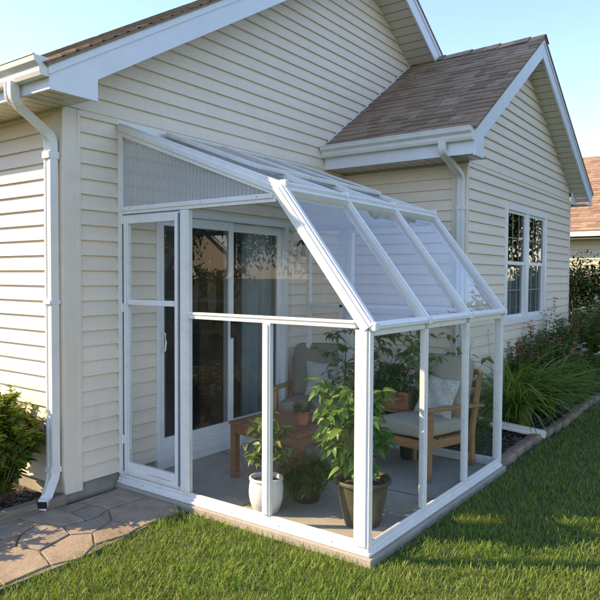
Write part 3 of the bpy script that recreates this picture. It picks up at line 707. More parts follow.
# ================================================================ GLASS HOUSE
GH=empty('glass_house',(0,0,0),0,'white framed glass lean-to sunroom attached to the cream house','sunroom')
fr=M['frame']
def bar(a,b_,nm='frame_bar',p=GH,bev=.005): 
    m=MB(); m.box(a,b_); return m.build(nm,fr,p,bevel=bev)
def pane(pts,nm='glass_pane',mat=None,p=GH,th=.006):
    m=MB(); vs=[Vector(q) for q in pts]; n=(vs[1]-vs[0]).cross(vs[2]-vs[0]).normalized()*th; k=len(vs)
    m.add([v-n*.5 for v in vs]+[v+n*.5 for v in vs],[tuple(range(k))[::-1],tuple(range(k,2*k))]+[(i,(i+1)%k,k+(i+1)%k,k+i) for i in range(k)])
    return m.build(nm,mat or M['glass'],p)
TH=.042
# --- left end wall, outer face x=0
b=MB(); b.box((0,-D,.0),(TH,-.0,.045)); b.box((.009,-D+.1,.045),(TH-.009,-.0,.070)); b.box((-.012,-D-.012,.0),(0,-.0,.022)); base=b.build('base_rail',fr,GH,bevel=.004)
b=MB(); b.box((TH,-D,.0),(L-TH,-D+TH,.045)); b.box((.0425,-D+.01,.045),(L-TH,-D+TH-.014,.070)); b.box((0,-D-.012,.0),(L,-D-.0002,.022)); b.build('base_rail',fr,GH,bevel=.004)
b=MB(); b.box((L-TH,-D,.0),(L,-.0,.045)); b.box((L-TH+.009,-D+.06,.045),(L-.009,-.0,.070)); b.build('base_rail',fr,GH,bevel=.004)
def post(x0,x1,y0,y1,z0,z1,face):
    b=MB(); b.box((x0,y0,z0),(x1,y1,z1))
    # glazing caps, proud of the post
    if face=='x': b.box((x0-.008,y0+.014,z0+.005),(x0+.001,y1-.014,z1-.005))
    elif face=='xr': b.box((x1-.001,y0+.014,z0+.005),(x1+.008,y1-.014,z1-.005))
    elif face=='y': b.box((x0+.014,y0-.008,z0+.005),(x1-.014,y0+.001,z1-.005))
    elif face=='c':
        b.box((x0-.008,y0+.018,z0+.004),(x0+.001,y1-.022,z1-.003)); b.box((x0+.022,y0-.008,z0+.004),(x1-.018,y0+.001,z1-.003))
    return b.build('post',fr,GH,bevel=.004)
post(0,TH,-.062,-.001,.0705,LZ-.09,'x')
post(.0,TH,-.775,-.690,.0705,2.068,'x')
post(.002,TH-.004,-1.508,-1.443,.0705,1.305,'x')
post(0,.042,-D,-D+.1,.0455,EZ-.035,'c')
def rafter_section(x0,x1,t=.082):
    pass
    a=Vector((0,0,LZ)); k=Vector((0,KY,KZ)); e=Vector((0,-D-.015,EZ-.005))
    d1=(k-a).normalized(); d2=(e-k).normalized()
    n1=Vector((0,-d1.z,d1.y)); n1=n1 if n1.z>0 else -n1
    n2=Vector((0,-d2.z,d2.y)); n2=n2 if n2.z>0 else -n2
    nm=(n1+n2).normalized(); ml=t/nm.dot(n1)
    top=[(a.y,a.z),(k.y,k.z),(e.y,e.z)]; 
    kk=k-nm*ml; aa=a-n1*t; aa=Vector((0,0,aa.z+ (0-aa.y)*(d1.z/d1.y))); ee=e-n2*t
    bot=[(0,aa.z),(kk.y,kk.z),(ee.y,ee.z)]
    return top,bot,(a,k,e,n1,n2,nm)
topA,botA,_r=rafter_section(0,1,.060)
top,bot,(A_,K_,E_,n1,n2,nmn)=rafter_section(0,1)
for (xa,xb,first) in ((-.004,.050,1),(.715,.765,0),(1.43,1.48,0),(L-.046,L+.004,2)):
    b=MB(); b.prism((top+bot[::-1]) if first else (topA+botA[::-1]),0,xa,xb)
    # cap strip proud of the top face
    c1=[(A_+n1*.012),(K_+nmn*.013),(E_+n2*.012)]
    cap=[(p.y,p.z) for p in c1]+[(top[2][0],top[2][1]),(top[1][0],top[1][1]),(top[0][0],top[0][1])]
    q=[(p[0],p[1]+.0) for p in cap]
    b.prism(q,0,xa+.012,xb-.012)
    if first: 
        off=(xa-.009,xa+.001) if first==1 else (xb-.001,xb+.009)
        ins=[]; 
        i1=[A_-n1*.022,K_-nmn*.024,E_-n2*.022]; i2=[A_-n1*.060,K_-nmn*.065,E_-n2*.060]
        b.prism([(min(-.02,p.y),p.z) for p in i1]+[(min(-.02,p.y),p.z) for p in i2[::-1]],0,*off)
    b.build('rafter',fr,GH,bevel=.004)
    # joint plates at knee and eave
    b=MB(); b.box((xa+.01,KY-.035,KZ-.02),(xb-.01,KY+.02,KZ+.026)); b.build('bracket',fr,GH,bevel=.006)
    b=MB(); b.box((xa+.004,-D-.036,EZ-.040),(xb-.004,-D+.01,EZ+.012)); b.build('bracket',fr,GH,bevel=.008)
# header and rails on the left end wall
b=MB(); b.box((0.003,KY+.04,2.070),(TH-.002,-.0625,2.128)); b.box((-.006,KY+.06,2.094),(.004,-.0625,2.124)); b.build('header_rail',fr,GH,bevel=.004)
b=MB(); b.box((.003,-2.136,1.306),(TH-.002,-.776,1.352)); b.box((-.004,-2.136,1.334),(.006,-.776,1.350)); b.build('middle_rail',fr,GH,bevel=.004)
# ledger, knee beam, eave beam
b=MB(); b.box((.0505,-.05,LZ-.085),(L-.0465,-.018,LZ+.0)); b.box((-.004,-.020,LZ-.01),(L,-.0135,LZ+.018)); b.build('wall_ledger',fr,GH,bevel=.004)
segs=[(.0505,.7145),(.7655,1.4295),(1.4805,L-.0465)]
for xa,xb in segs:
    b=MB(); b.beam((xa,KY,KZ-.045),(xb,KY,KZ-.045),nmn,.075,.07); b.beam((xa,KY-.012,KZ+.002),(xb,KY-.012,KZ+.002),nmn,.030,.022); b.build('knee_beam',fr,GH,bevel=.004)
    b=MB(); b.box((xa,-D-.0,EZ-.070),(xb,-D+.04,EZ-.022)); b.box((xa,-D-.025,EZ-.03),(xb,-D+.02,EZ-.010)); b.build('eave_beam',fr,GH,bevel=.004)
# front wall posts
post(.720,.772,-D,-D+TH-.004,.0705,EZ-.0705,'y'); post(1.432,1.484,-D,-D+TH-.004,.0705,EZ-.0705,'y'); post(L-.05,L,-D,-D+.06,.0455,EZ-.04,'y')
# far end wall
post(L-.03,L,-.02,-.001,.0705,LZ-.10,'n'); post(L-.05,L,-.26,-.215,.0705,2.07,'n'); post(L-.05,L,-.66,-.615,.0705,2.07,'n'); post(L-.06,L,-.765,-.71,.0705,2.07,'n'); post(L-.05,L,-1.50,-1.45,.0705,1.30,'n')
bar((L-.055,KY+.04,2.0705),(L-.005,-.001,2.12),'header_rail'); bar((L-.05,-2.15,1.3005),(L-.005,-.2605,1.335),'middle_rail')
# roof vent frames on the flat slope
def rp(x,y,h): return Vector((x,y,LZ+(LZ-KZ)/(-KY)*y+h))
for xa,xb in ((.42,1.05),(1.08,1.64),(1.67,L-.03)):
    b=MB()
    for (p,q) in ((rp(xa,-1.05,.018),rp(xb,-1.05,.018)),(rp(xa,-.10,.018),rp(xb,-.10,.018))): b.beam(p,q,n1,.04,.03)
    for xx in (xa,xb): b.beam(rp(xx,-.10,.018),rp(xx,-1.05,.018),n1,.035,.034)
    v=b.build('roof_vent',fr,GH,bevel=.005)
    pane([rp(xa,-.1,.02),rp(xb,-.1,.02),rp(xb,-1.05,.02),rp(xa,-1.05,.02)],'vent_glazing',M['polyroof'],v)
# panes ---- roof
for xa,xb in segs:
    pane([rp(xa,-.03,-.03),rp(xb,-.03,-.03),rp(xb,KY+.02,-.03),rp(xa,KY+.02,-.03)],'roof_panel',M['polyroof'])
    a=K_-nmn*.03; e=E_-n2*.03+Vector((0,.02,.02))
    pane([(xa,a.y-.01,a.z),(xb,a.y-.01,a.z),(xb,e.y,e.z),(xa,e.y,e.z)],'sloped_glass_pane',M['roofglass'])
# bottom lip of each sloped pane
for xa,xb in segs:
    b=MB(); b.beam((xa,-D-.01,EZ-.004),(xb,-D-.01,EZ-.004),n2,.035,.02); b.build('glazing_stop',fr,GH,bevel=.003)
# front panes
for xa,xb in ((.042,.72),(.772,1.432),(1.484,L-.05)): pane([(xa,-D+.022,.070),(xb,-D+.022,.070),(xb,-D+.022,EZ-.072),(xa,-D+.022,EZ-.072)])
# left end panes
xg=.022
pane([(xg,-.775,.070),(xg,-1.443,.070),(xg,-1.443,1.306),(xg,-.775,1.306)]); pane([(xg,-1.508,.070),(xg,-D+.1,.070),(xg,-D+.1,1.306),(xg,-1.508,1.306)])
def underk(y): # underside of the steep rafter
    (y1,z1),(y2,z2)=bot[1],bot[2]; return z1+(y-y1)*(z2-z1)/(y2-y1)
pane([(xg,-.775,1.352),(xg,-2.1,1.352),(xg,-2.1,underk(-2.1)+.02),(xg,bot[1][0],min(2.07,bot[1][1])),(xg,-.775,2.07)])
pane([(xg,-.062,2.128),(xg,bot[1][0]+.03,2.128),(xg,-.062,bot[0][1]+(-.062)*(bot[1][1]-bot[0][1])/bot[1][0]*1.0)],'gable_panel',M['poly'])
# far end panes
xh=L-.022
for y0,y1 in ((-.02,-.215),(-.26,-.615),(-.765,-1.45),(-1.5,-D+.085)): pane([(xh,y0,.070),(xh,y1,.070),(xh,y1,1.3),(xh,y0,1.3)])
pane([(xh,-.02,2.12),(xh,bot[1][0]+.03,2.12),(xh,-.02,bot[0][1]-.01)],'gable_panel',M['poly'])
# door in the left end wall
DG=empty('door',(0,0,0)); DG.parent=GH
dy0,dy1=-.070,-.682; dz0,dz1=.076,2.062
b=MB(); s=.052
b.box((.004,dy0-s,dz0),(.038,dy0,dz1)); b.box((.004,dy1,dz0),(.038,dy1+s,dz1)); b.box((.0045,dy1+s+.0005,dz1-.065),(.038,dy0-s-.0005,dz1)); b.box((.0045,dy1+s+.0005,dz0),(.038,dy0-s-.0005,dz0+.10)); b.box((.0,dy1+s+.0005,1.385),(.038,dy0-s-.0005,1.425))
b.box((-.006,dy1+.012,dz0+.01),(.0035,dy1+.040,dz1-.01)); b.box((-.006,dy0-.04,dz0+.01),(.0035,dy0-.012,dz1-.01)); b.box((-.006,dy1+.0405,dz0+.018),(.004,dy0-.0405,dz0+.045))
b.build('door_frame',fr,DG,bevel=.003)
m=MB(); m.box((.018,dy1+s,dz0+.1),(.024,dy0-s,1.385)); m.build('glass_pane',M['glass'],DG)
m=MB(); m.box((.018,dy1+s,1.425),(.024,dy0-s,dz1-.065)); m.build('glass_pane',M['glass'],DG)
for z in (.35,1.36,2.03):
    b=MB(); b.tube([(-.008,-.066,z-.035),(-.008,-.066,z+.035)],.009); b.box((-.004,-.10,z-.03),(.0,-.035,z+.03)); b.build('hinge',fr,DG)
b=MB(); b.box((-.003,-.35,.118),(.003,-.60,.121)); b.build('weather_seal',M['seal'],DG)
b=MB(); b.box((-.0005,-.676,.10),(.003,-.689,2.05)); b.box((-.002,-.0635,.1),(.003,-.0695,2.05)); b.box((-.0005,-.07,2.063),(.003,-.68,2.069)); b.build('weather_seal',M['seal'],DG)
# screw heads
for (y,z) in ((-.82,.033),(-1.2,.033),(-1.6,.033),(-2.0,.033),(-.3,.033),(-.15,2.11),(-.9,2.11),(-1.4,2.11)):
    b=MB(); b.tube([(-.0155 if z<.1 else -.0075,y,z),(-.012 if z<.1 else -.0055,y,z)],.004,8); b.build('screw',M['seal'],GH)

# ================================================================ FURNITURE
def roundbox(nm,sz,mat,parent,loc,rot=(0,0,0),puff=.02,r=.035,tuft=0):
    import bmesh
    bm=bmesh.new(); bmesh.ops.create_cube(bm,size=1)
    bmesh.ops.subdivide_edges(bm,edges=bm.edges[:],cuts=9,use_grid_fill=True)
    for v in bm.verts:
        x,y,z=v.co*2
        f=(1-x*x)*(1-y*y) if sz[2]<=min(sz[:2]) else ((1-x*x)*(1-z*z))
        X,Y,Z=v.co.x*sz[0],v.co.y*sz[1],v.co.z*sz[2]
        # rounded corners
        e=Vector((max(abs(X)-(sz[0]/2-r),0),max(abs(Y)-(sz[1]/2-r),0),max(abs(Z)-(sz[2]/2-r),0)))
        if e.length>0:
            base=Vector((min(abs(X),sz[0]/2-r),min(abs(Y),sz[1]/2-r),min(abs(Z),sz[2]/2-r))); en=e.normalized()*min(r,e.length)
            q=base+en; X,Y,Z=math.copysign(q.x,X),math.copysign(q.y,Y),math.copysign(q.z,Z)
        if sz[2]<=min(sz[:2]): Z+=math.copysign(puff*f,Z)
        else: Y+=math.copysign(puff*f,Y)
        n=.004*math.sin(X*23+Z*17)*math.sin(Y*19+X*7)
        v.co=Vector((X+n,Y+n,Z+n))
    me=bpy.data.meshes.new(nm); bm.to_mesh(me); bm.free(); me.polygons.foreach_set('use_smooth',[True]*len(me.polygons)); me.materials.append(mat)
    o=bpy.data.objects.new(nm,me); COL.objects.link(o); o.parent=parent; o.location=loc; o.rotation_euler=rot
    m=o.modifiers.new('sub','SUBSURF'); m.levels=1; m.render_levels=1
    return o
def piping(nm,pts,mat,parent,r=.005):
    b=MB(); b.tube(pts,r,6,False); return b.build(nm,mat,parent,smooth=True)
def armchair(loc,rz,label,mat,wd=.62,bh=.86,slope=.07):
    t=empty('armchair',loc,rz,label,'armchair')
    w2=wd/2
    for sx in (-1,1):
        # front leg, shaped: wider in the middle
        b=MB(); x=sx*w2
        b.prism([(-.375,0),(-.325,0),(-.32,.25),(-.30,.42),(-.315,.555),(-.365,.555),(-.395,.42),(-.385,.28)],0,x-.018,x+.018)
        b.build('leg',M['wood'],t,bevel=.005)
        b=MB(); b.prism([(.30,0),(.35,0),(.345,.28),(.47,.78),(.425,.79),(.29,.30)],0,x-.0175-.0,x+.0175)
        b.build('leg',M['wood'],t,bevel=.005)
        b=MB(); zf=.556; zr=.556-slope
        b.prism([(-.42,zf),(-.42,zf+.026),(-.1,zf+.03-slope*.35),(.48,zr+.02),(.48,zr-.004),(-.1,zf-slope*.35)],0,x-.034,x+.034)
        b.build('armrest',M['wood'],t,bevel=.007)
    b=MB(); b.box((-w2+.018,-.365,.24),(w2-.018,-.340,.315)); b.box((-w2+.018,.30,.20),(w2-.018,.325,.27))
    for sx in (-1,1): b.beam((sx*(w2-.03),-.34,.275),(sx*(w2-.03),.32,.235),(0,0,1),.022,.07)
    for i in range(7): y=-.30+i*.1; b.beam((-w2+.045,y,.305-.04*(i/6)),(w2-.045,y,.305-.04*(i/6)),(0,0,1),.06,.014)
    b.build('seat_frame',M['wood'],t,bevel=.004)
    b=MB(); 
    for i in range(5):
        f=i/4; z=.36+.42*f; y=.345+.115*f; b.beam((-w2+.018,y,z),(w2-.018,y,z),(0,-.25,1),.016,.055)
    b.build('back_frame',M['wood'],t,bevel=.004)
    roundbox('seat_cushion',(wd-.06,.66,.125),mat,t,(0,-.055,.372),(rad(-3),0,0),.014,.04)
    c=roundbox('back_cushion',(wd-.06,.135,.54),mat,t,(0,.30,.655),(rad(-15),0,0),.022,.05)
    for q in (-1,1):
        pts=[];a,h=wd/2-.035,.265
        for k in range(41):
            th=2*PI*k/40; cx=math.copysign(abs(math.cos(th))**.25,math.cos(th)); cz=math.copysign(abs(math.sin(th))**.25,math.sin(th)); pts.append((a*cx,q*.048,h*cz))
        piping('piping',pts,mat,c,.0045)
    return t
C1=armchair((1.99,-.50,-.0),rad(-66),'taupe cushioned wooden armchair at the back beside the sliding door',M['cushion2'],.66,.86)
C2=armchair((1.845,-1.70,0),rad(-98),'beige cushioned wooden armchair at the front right seen side on',M['cushion'],.56,.86)
def pillow(loc,rot,s,mat,label):
    import bmesh
    bm=bmesh.new(); bmesh.ops.create_grid(bm,x_segments=16,y_segments=16,size=.5)
    g=[v for v in bm.verts]; 
    vs=[];fs=[];N=17
    b=MB()
    for side in (1,-1):
        o=len(b.v)
        for i in range(N):
            for j in range(N):
                x=-1+2*i/(N-1);y=-1+2*j/(N-1); f=max(0,(1-x**4)*(1-y**4))**.6; pinch=1-.07*(1-abs(x*y))*1.0+.05*abs(x*y)
                wob=.006*math.sin(x*7+y*5)+.006*math.sin(y*9-x*3)
                b.v.append((x*s/2*pinch,side*(.062*f+ (wob if f>.2 else 0)),y*s/2*pinch))
        for i in range(N-1):
            for j in range(N-1): a=o+i*N+j; b.f.append((a,a+1,a+N+1,a+N) if side>0 else (a,a+N,a+N+1,a+1))
    bm.free(); o=b.build('pillow',mat,None,smooth=True); o.location=loc; o.rotation_euler=rot
    return tag(o,label,'pillow')
def local(t,p): 
    m=Matrix.Rotation(t.rotation_euler[2],4,'Z'); return Vector(t.location)+m@Vector(p)
pillow(local(C1,(.04,.125,.585)),(rad(-19),0,rad(-63)),.35,M['pillow'],'grey and white speckled pillow on the taupe armchair by the door')
pillow(local(C2,(.06,.11,.585)),(rad(-19),rad(6),rad(-96)),.34,M['pillow2'],'cream leaf patterned pillow on the beige armchair at the front right')
# coffee table
CT=empty('coffee_table',(.90,-.98,0),rad(-4),'low slatted brown wooden coffee table in the middle of the sunroom','table')
tw,tl=.62,.74
b=MB(); 
for i in range(6):
    x=-tw/2+.052+i*(tw-.104)/5; b.box((x-.046,-tl/2+.055,.428),(x+.046,tl/2-.055,.450))
b.box((-tw/2,-tl/2,.427),(tw/2,-tl/2+.054,.451)); b.box((-tw/2,tl/2-.054,.427),(tw/2,tl/2,.451))
b.build('table_top',M['wood2'],CT,bevel=.004)
for sx in (-1,1):
    for sy in (-1,1):
        b=MB(); b.box((sx*(tw/2-.01)-.0-(.055 if sx>0 else 0),sy*(tl/2-.01)-(.055 if sy>0 else 0),0),(sx*(tw/2-.01)+(.055 if sx<0 else 0),sy*(tl/2-.01)+(.055 if sy<0 else 0),.4265)); b.build('leg',M['wood2'],CT,bevel=.004)
b=MB(); 
for sy in (-1,1): b.box((-tw/2+.066,sy*(tl/2-.025)-.01,.355),(tw/2-.066,sy*(tl/2-.025)+.01,.4268))
for sx in (-1,1): b.box((sx*(tw/2-.025)-.01,-tl/2+.066,.355),(sx*(tw/2-.025)+.01,tl/2-.066,.4268))
b.build('apron',M['wood2'],CT,bevel=.003)

# ================================================================ PLANTS
LEAF=leaf_tpl(.46,.30,.18,3); LEAFW=leaf_tpl(.62,.22,.14,3); LEAFN=leaf_tpl(.24,.3,.15,3); PETAL=leaf_tpl(.7,.15,.1,2,wide=.6)
def pot(parent,r0,r1,h,mat,rim=.02,t=.012,nm='pot',soil=True,belly=0):
    b=MB(); prof=[(r0,0)]
    for k in range(1,7):
        f=k/6; prof.append((r0+(r1-r0)*f**.8+belly*math.sin(PI*f),h*(f*.9)))
    prof+= [(r1+rim*.6,h*.9+.003),(r1+rim,h*.93),(r1+rim,h*.985),(r1+rim-.004,h),(r1+rim-t,h),(r1-t,h*.95),(r1-t-.004,h*.86)]
    b.lathe(prof,40); p=b.build(nm,mat,parent,smooth=True)
    m=p.modifiers.new('e','EDGE_SPLIT'); m.split_angle=rad(50)
    if soil:
        b=MB(); b.lathe([(.001,h*.88),(r1*.5,h*.875+.006),(r1-t-.002,h*.87)],24); b.f=b.f[:-1]; b.build('soil',M['soil'],parent)
    return p
def branchy(parent,base,n,h,spread,leaf,mat,size,nleaf,stemr=.006,lean=(0,0),bushy=1.0,droop=.35,stemm='stem',sub=3,low=.15,tpl=LEAF):
    """several stems with side shoots, and leaves carried along them"""
    b=MB(); P=[];Yd=[];Zd=[];sc=[]
    for i in range(n):
        a=2*PI*(i+random.random()*.7)/n; r=spread*random.uniform(.25,1) if n>1 else spread*.1
        tip=Vector((base[0]+r*math.cos(a)+lean[0],base[1]+r*math.sin(a)+lean[1],base[2]+h*random.uniform(.75,1.05)))
        b0=Vector(base)+Vector((.02*math.cos(a),.02*math.sin(a),0)); pts=[]
        for k in range(7):
            t=k/6; p=b0.lerp(tip,t); p.z=b0.z+(tip.z-b0.z)*(1-(1-t)**1.25); p+=Vector((math.sin(k*1.7+i),math.cos(k*2.1+i),0))*.012*bushy; pts.append(p)
        b.tube(pts,[stemr*(1-.7*k/6) for k in range(7)],6,False)
        lines=[pts]
        for s in range(sub):
            k=random.randint(2,5); o=pts[k]; aa=random.uniform(0,2*PI); ln=h*random.uniform(.2,.38)*bushy
            q=[o+Vector((math.cos(aa)*ln*t,math.sin(aa)*ln*t,ln*.7*t-.2*ln*t*t)) for t in (0,.4,.75,1)]; b.tube(q,[stemr*.5,stemr*.4,stemr*.3,stemr*.2],5,False); lines.append(q)
        for _ in range(nleaf):
            ln=random.choice(lines); t=random.random()**.75*(len(ln)-1); 
            if ln is pts: t=max(t,low*(len(ln)-1))
            k=min(int(t),len(ln)-2); p=ln[k].lerp(ln[k+1],t-k); aa=random.uniform(0,2*PI); e=random.gauss(.05,.35)
            d=Vector((math.cos(aa),math.sin(aa),e-droop*.6)); 
            P.append(p+d.normalized()*.01);Yd.append(d);Zd.append(Vector((random.gauss(0,.35),random.gauss(0,.35),1))); sc.append(size*random.uniform(.55,1.2))
    st=b.build('stem',M[stemm],parent,smooth=True)
    V,Fc=scatter(tpl,[tuple(p) for p in P],[tuple(p) for p in Yd],[tuple(p) for p in Zd],sc)
    npmesh('leaf',V,Fc,M[mat],parent); return st
def leafball(parent,c,rad3,n,size,mat,tpl=LEAF,nm='leaf',shell=.55,clumps=14,zmin=None):
    c=np.array(c);rad3=np.array(rad3); cc=unit(clumps)*rad3*RNG.uniform(.35,.85,(clumps,1)); cc[:,2]=np.abs(cc[:,2])*np.sign(RNG.random(clumps)-.25)
    k=RNG.integers(0,clumps,n); u=unit(n); P=cc[k]+u*(RNG.random((n,1))**.5)*rad3*.42
    d=np.linalg.norm(P/rad3,axis=1); P=P[d<1.12]; 
    Y=P/rad3+unit(len(P))*.7; Z=unit(len(P))*.5+np.array([0,0,1.])
    P=P+c
    if zmin is not None:
        m=P[:,2]>zmin; P=P[m];Y=Y[m];Z=Z[m]
    V,Fc=scatter(tpl,P,Y,Z,size*RNG.uniform(.6,1.25,len(P))); return npmesh(nm,V,Fc,M[mat],parent)

# white pot with pepper seedling
p=empty('potted_plant',(.225,-1.30,0),0,'leggy pale green plant in a round white ceramic pot','potted plant')
pot(p,.085,.112,.235,M['whitepot'],.006,.012,belly=.018)
branchy(p,(0,0,.2),7,.44,.17,None,'leaf_pale',.075,48,.005,bushy=.9,sub=3,low=.35,droop=.5)
# fern in black pot
p=empty('potted_plant',(.56,-1.40,0),.4,'dark feathery fern spilling over a black pot between the white and brown pots','potted plant')
pot(p,.09,.12,.24,M['blackpot'],.006)
def fern(parent,base,n,ln,mat,size=.03):
    P=[];Y=[];Z=[];b=MB()
    for i in range(n):
        a=2*PI*i/n+random.random()*.5; e=random.uniform(.35,1.2); L_=ln*random.uniform(.6,1.1); pts=[]
        for k in range(9):
            t=k/8; pts.append(Vector((base[0]+math.cos(a)*L_*t*math.cos(e)*(1+.2*t),base[1]+math.sin(a)*L_*t*math.cos(e),base[2]+L_*t*math.sin(e)-L_*.75*t*t)))
        b.tube(pts,.0015,4,False)
        for k in range(1,26):
            t=k/26*8; q=min(int(t),7); pp=pts[q].lerp(pts[q+1],t-q); d=(pts[q+1]-pts[q]).normalized(); sd=d.cross(Vector((0,0,1))).normalized()
            for s in (-1,1): P.append(tuple(pp));Y.append(tuple(sd*s+d*.5+Vector((0,0,random.gauss(0,.25)))));Z.append((0,0,1.))
    b.build('stem',M['stem'],parent)
    sz=size*RNG.uniform(.7,1.3,len(P)); V,Fc=scatter(LEAFN,P,Y,Z,sz); npmesh('leaf',V,Fc,M[mat],parent)
fern(p,(0,0,.22),70,.31,'leaf_fern',.05); leafball(p,(0,0,.20),(.20,.20,.19),2200,.035,'leaf_fern',LEAFN,zmin=.01)
# large brown pot, pepper plant
p=empty('potted_plant',(.425,-1.945,0),0,'tall broad leaved green pepper plant in a large olive brown pot by the front corner','potted plant')
bp=pot(p,.115,.168,.30,M['oldpot'],.020,.016)
b=MB(); b.tube([(.150*math.cos(t*2*PI/40),.150*math.sin(t*2*PI/40),.185) for t in range(41)],.004,6,False); b.tube([(.155*math.cos(t*2*PI/40),.155*math.sin(t*2*PI/40),.205) for t in range(41)],.003,6,False); b.build('pot_band',M['oldpot'],bp,smooth=True)
branchy(p,(0,0,.25),10,.66,.22,None,'leaf_pepper',.115,46,.008,lean=(-.11,.10),bushy=.95,sub=4,low=.22,droop=.75)
branchy(p,(0,0,.25),7,.38,.24,None,'leaf_pepper',.105,26,.005,lean=(-.10,.07),bushy=.9,sub=2,low=.3,droop=.8)
# small terracotta pot on table
p=empty('potted_plant',(.885,-1.13,.4512),0,'small green succulent in a terracotta pot on the coffee table','potted plant')
pot(p,.036,.05,.105,M['terra'],.006,.008)
leafball(p,(0,0,.125),(.075,.075,.055),420,.032,'leaf_succ',LEAFN,clumps=9,zmin=.09)
# planter box with flowers and tall plants, along the far wall
PX=empty('plant_stand',(2.05,-1.25,0),rad(-90),'slatted wooden plant stand behind the beige armchair','plant stand')
b=MB()
for sx in (-1,1):
    for sy in (-1,1): b.box((sx*.32-.015,sy*.10-.015,0),(sx*.32+.015,sy*.10+.015,.40))
b.build('leg',M['wood'],PX,bevel=.003)
b=MB(); 
for i in range(4): b.box((-.36,-.125+i*.065,.4005),(.36,-.125+i*.065+.055,.42))
b.build('shelf',M['wood'],PX,bevel=.003)
p=empty('planter_box',(2.05,-1.27,.4205),rad(-90),'rectangular terracotta planter box of red flowers and foliage on the plant stand','planter')
b=MB(); b.prism([(-.085,0),(.085,0),(.105,.14),(.112,.14),(.112,.165),(-.112,.165),(-.112,.14),(-.105,.14)],0,-.24,.24); b.build('box',M['terra'],p,bevel=.005)
b=MB(); b.box((-.225,-.095,.1655),(.225,.095,.170)); b.build('soil',M['soil'],p)
leafball(p,(0,0,.25),(.27,.14,.12),1000,.05,'leaf_mid',LEAFW,clumps=16,zmin=.1)
def flowers(parent,pts,size,mat,n=7,nm='flower'):
    P=[];Y=[];Z=[]
    for q in pts:
        a0=random.random()*6
        P=[];Y=[];Z=[]
        for k in range(n):
            a=a0+2*PI*k/n; P.append(q); Y.append((math.cos(a),math.sin(a),random.uniform(.1,.9))); Z.append((0,0,1.))
        V,Fc=scatter(PETAL,P,Y,Z,size*RNG.uniform(.8,1.2,len(P))); npmesh(nm,V,Fc,M[mat],parent)
flowers(p,[(random.uniform(-.24,.24),random.uniform(-.13,.1),random.uniform(.32,.42)) for _ in range(16)],.03,'fl_red',9)
p=empty('potted_plant',(2.0,-.93,.4205),0,'little terracotta pot with trailing green plant at the end of the plant stand','potted plant')
p.location=(2.05,-.93,.4205)
pot(p,.035,.05,.09,M['terra'],.006,.008); leafball(p,(0,0,.13),(.08,.08,.07),260,.035,'leaf_mid',zmin=.07)
# tall climbing tomato plants behind the chair (in a grow pot on the floor)
for (x,y,h,lab,mt,lf) in ((2.0,-1.50,1.08,'tall leafy tomato plant in a black pot close behind the beige armchair back','leaf_pale',.10),(1.90,-.98,1.05,'tall tomato plant in a black pot between the two armchairs','leaf_pale',.085)):
    p=empty('potted_plant',(x,y,0),0,lab,'potted plant'); pot(p,.08,.10,.2,M['blackpot'],.006)
    branchy(p,(0,0,.18),6 if x<2.01 else 2,h,.24 if x<2.01 else .05,None,mt,lf,46 if x<2.01 else 14,.005,bushy=.8,sub=4,low=.35,droop=.6)

# --- bush at the left wall
p=empty('shrub',(-.84,.40,G),0,'leafy green shrub against the sunlit left wall beside the downspout','shrub')
def bush(parent,c,rx,ry,h,nst,mat,size,nleaf,stem='drystem',tpl=LEAF):
    b=MB(); P=[];Y=[];Z=[];sc=[]
    for i in range(nst):
        a=random.uniform(0,2*PI); r=math.sqrt(random.random()); tip=Vector((c[0]+rx*r*math.cos(a),c[1]+ry*r*math.sin(a),c[2]+h*(1-.35*r*r)*random.uniform(.72,1.08)))
        b0=Vector((c[0]+rx*.3*r*math.cos(a),c[1]+ry*.3*r*math.sin(a),c[2])); pts=[b0.lerp(tip,k/4)+Vector((0,0,.06*math.sin(PI*k/4))) for k in range(5)]
        b.tube(pts,[.005,.0045,.004,.003,.002],5,False)
        for j in range(nleaf):
            t=(.08+.92*random.random()**.75)*4; k=min(int(t),3); q=pts[k].lerp(pts[k+1],t-k); aa=j*2.4+i; e=random.gauss(.25,.3)
            d=Vector((math.cos(aa),math.sin(aa),e)); P.append(tuple(q));Y.append(tuple(d));Z.append((random.gauss(0,.3),random.gauss(0,.3),1)); sc.append(size*random.uniform(.6,1.15))
        for j in range(5):
            aa=j*2*PI/5; P.append(tuple(tip));Y.append((math.cos(aa),math.sin(aa),.9));Z.append((0,0,1.)); sc.append(size*.6)
    b.build('stem',M[stem],parent)
    V,Fc=scatter(tpl,P,Y,Z,sc); npmesh('leaf',V,Fc,M[mat],parent)
bush(p,(0,0,.0),.42,.42,.82,170,'leaf_bush',.085,32)
p=empty('shrub',(-1.75,.50,G),0,'leafy green shrub further along the left wall','shrub'); bush(p,(0,0,0),.5,.42,.72,90,'leaf_bush',.085,24)
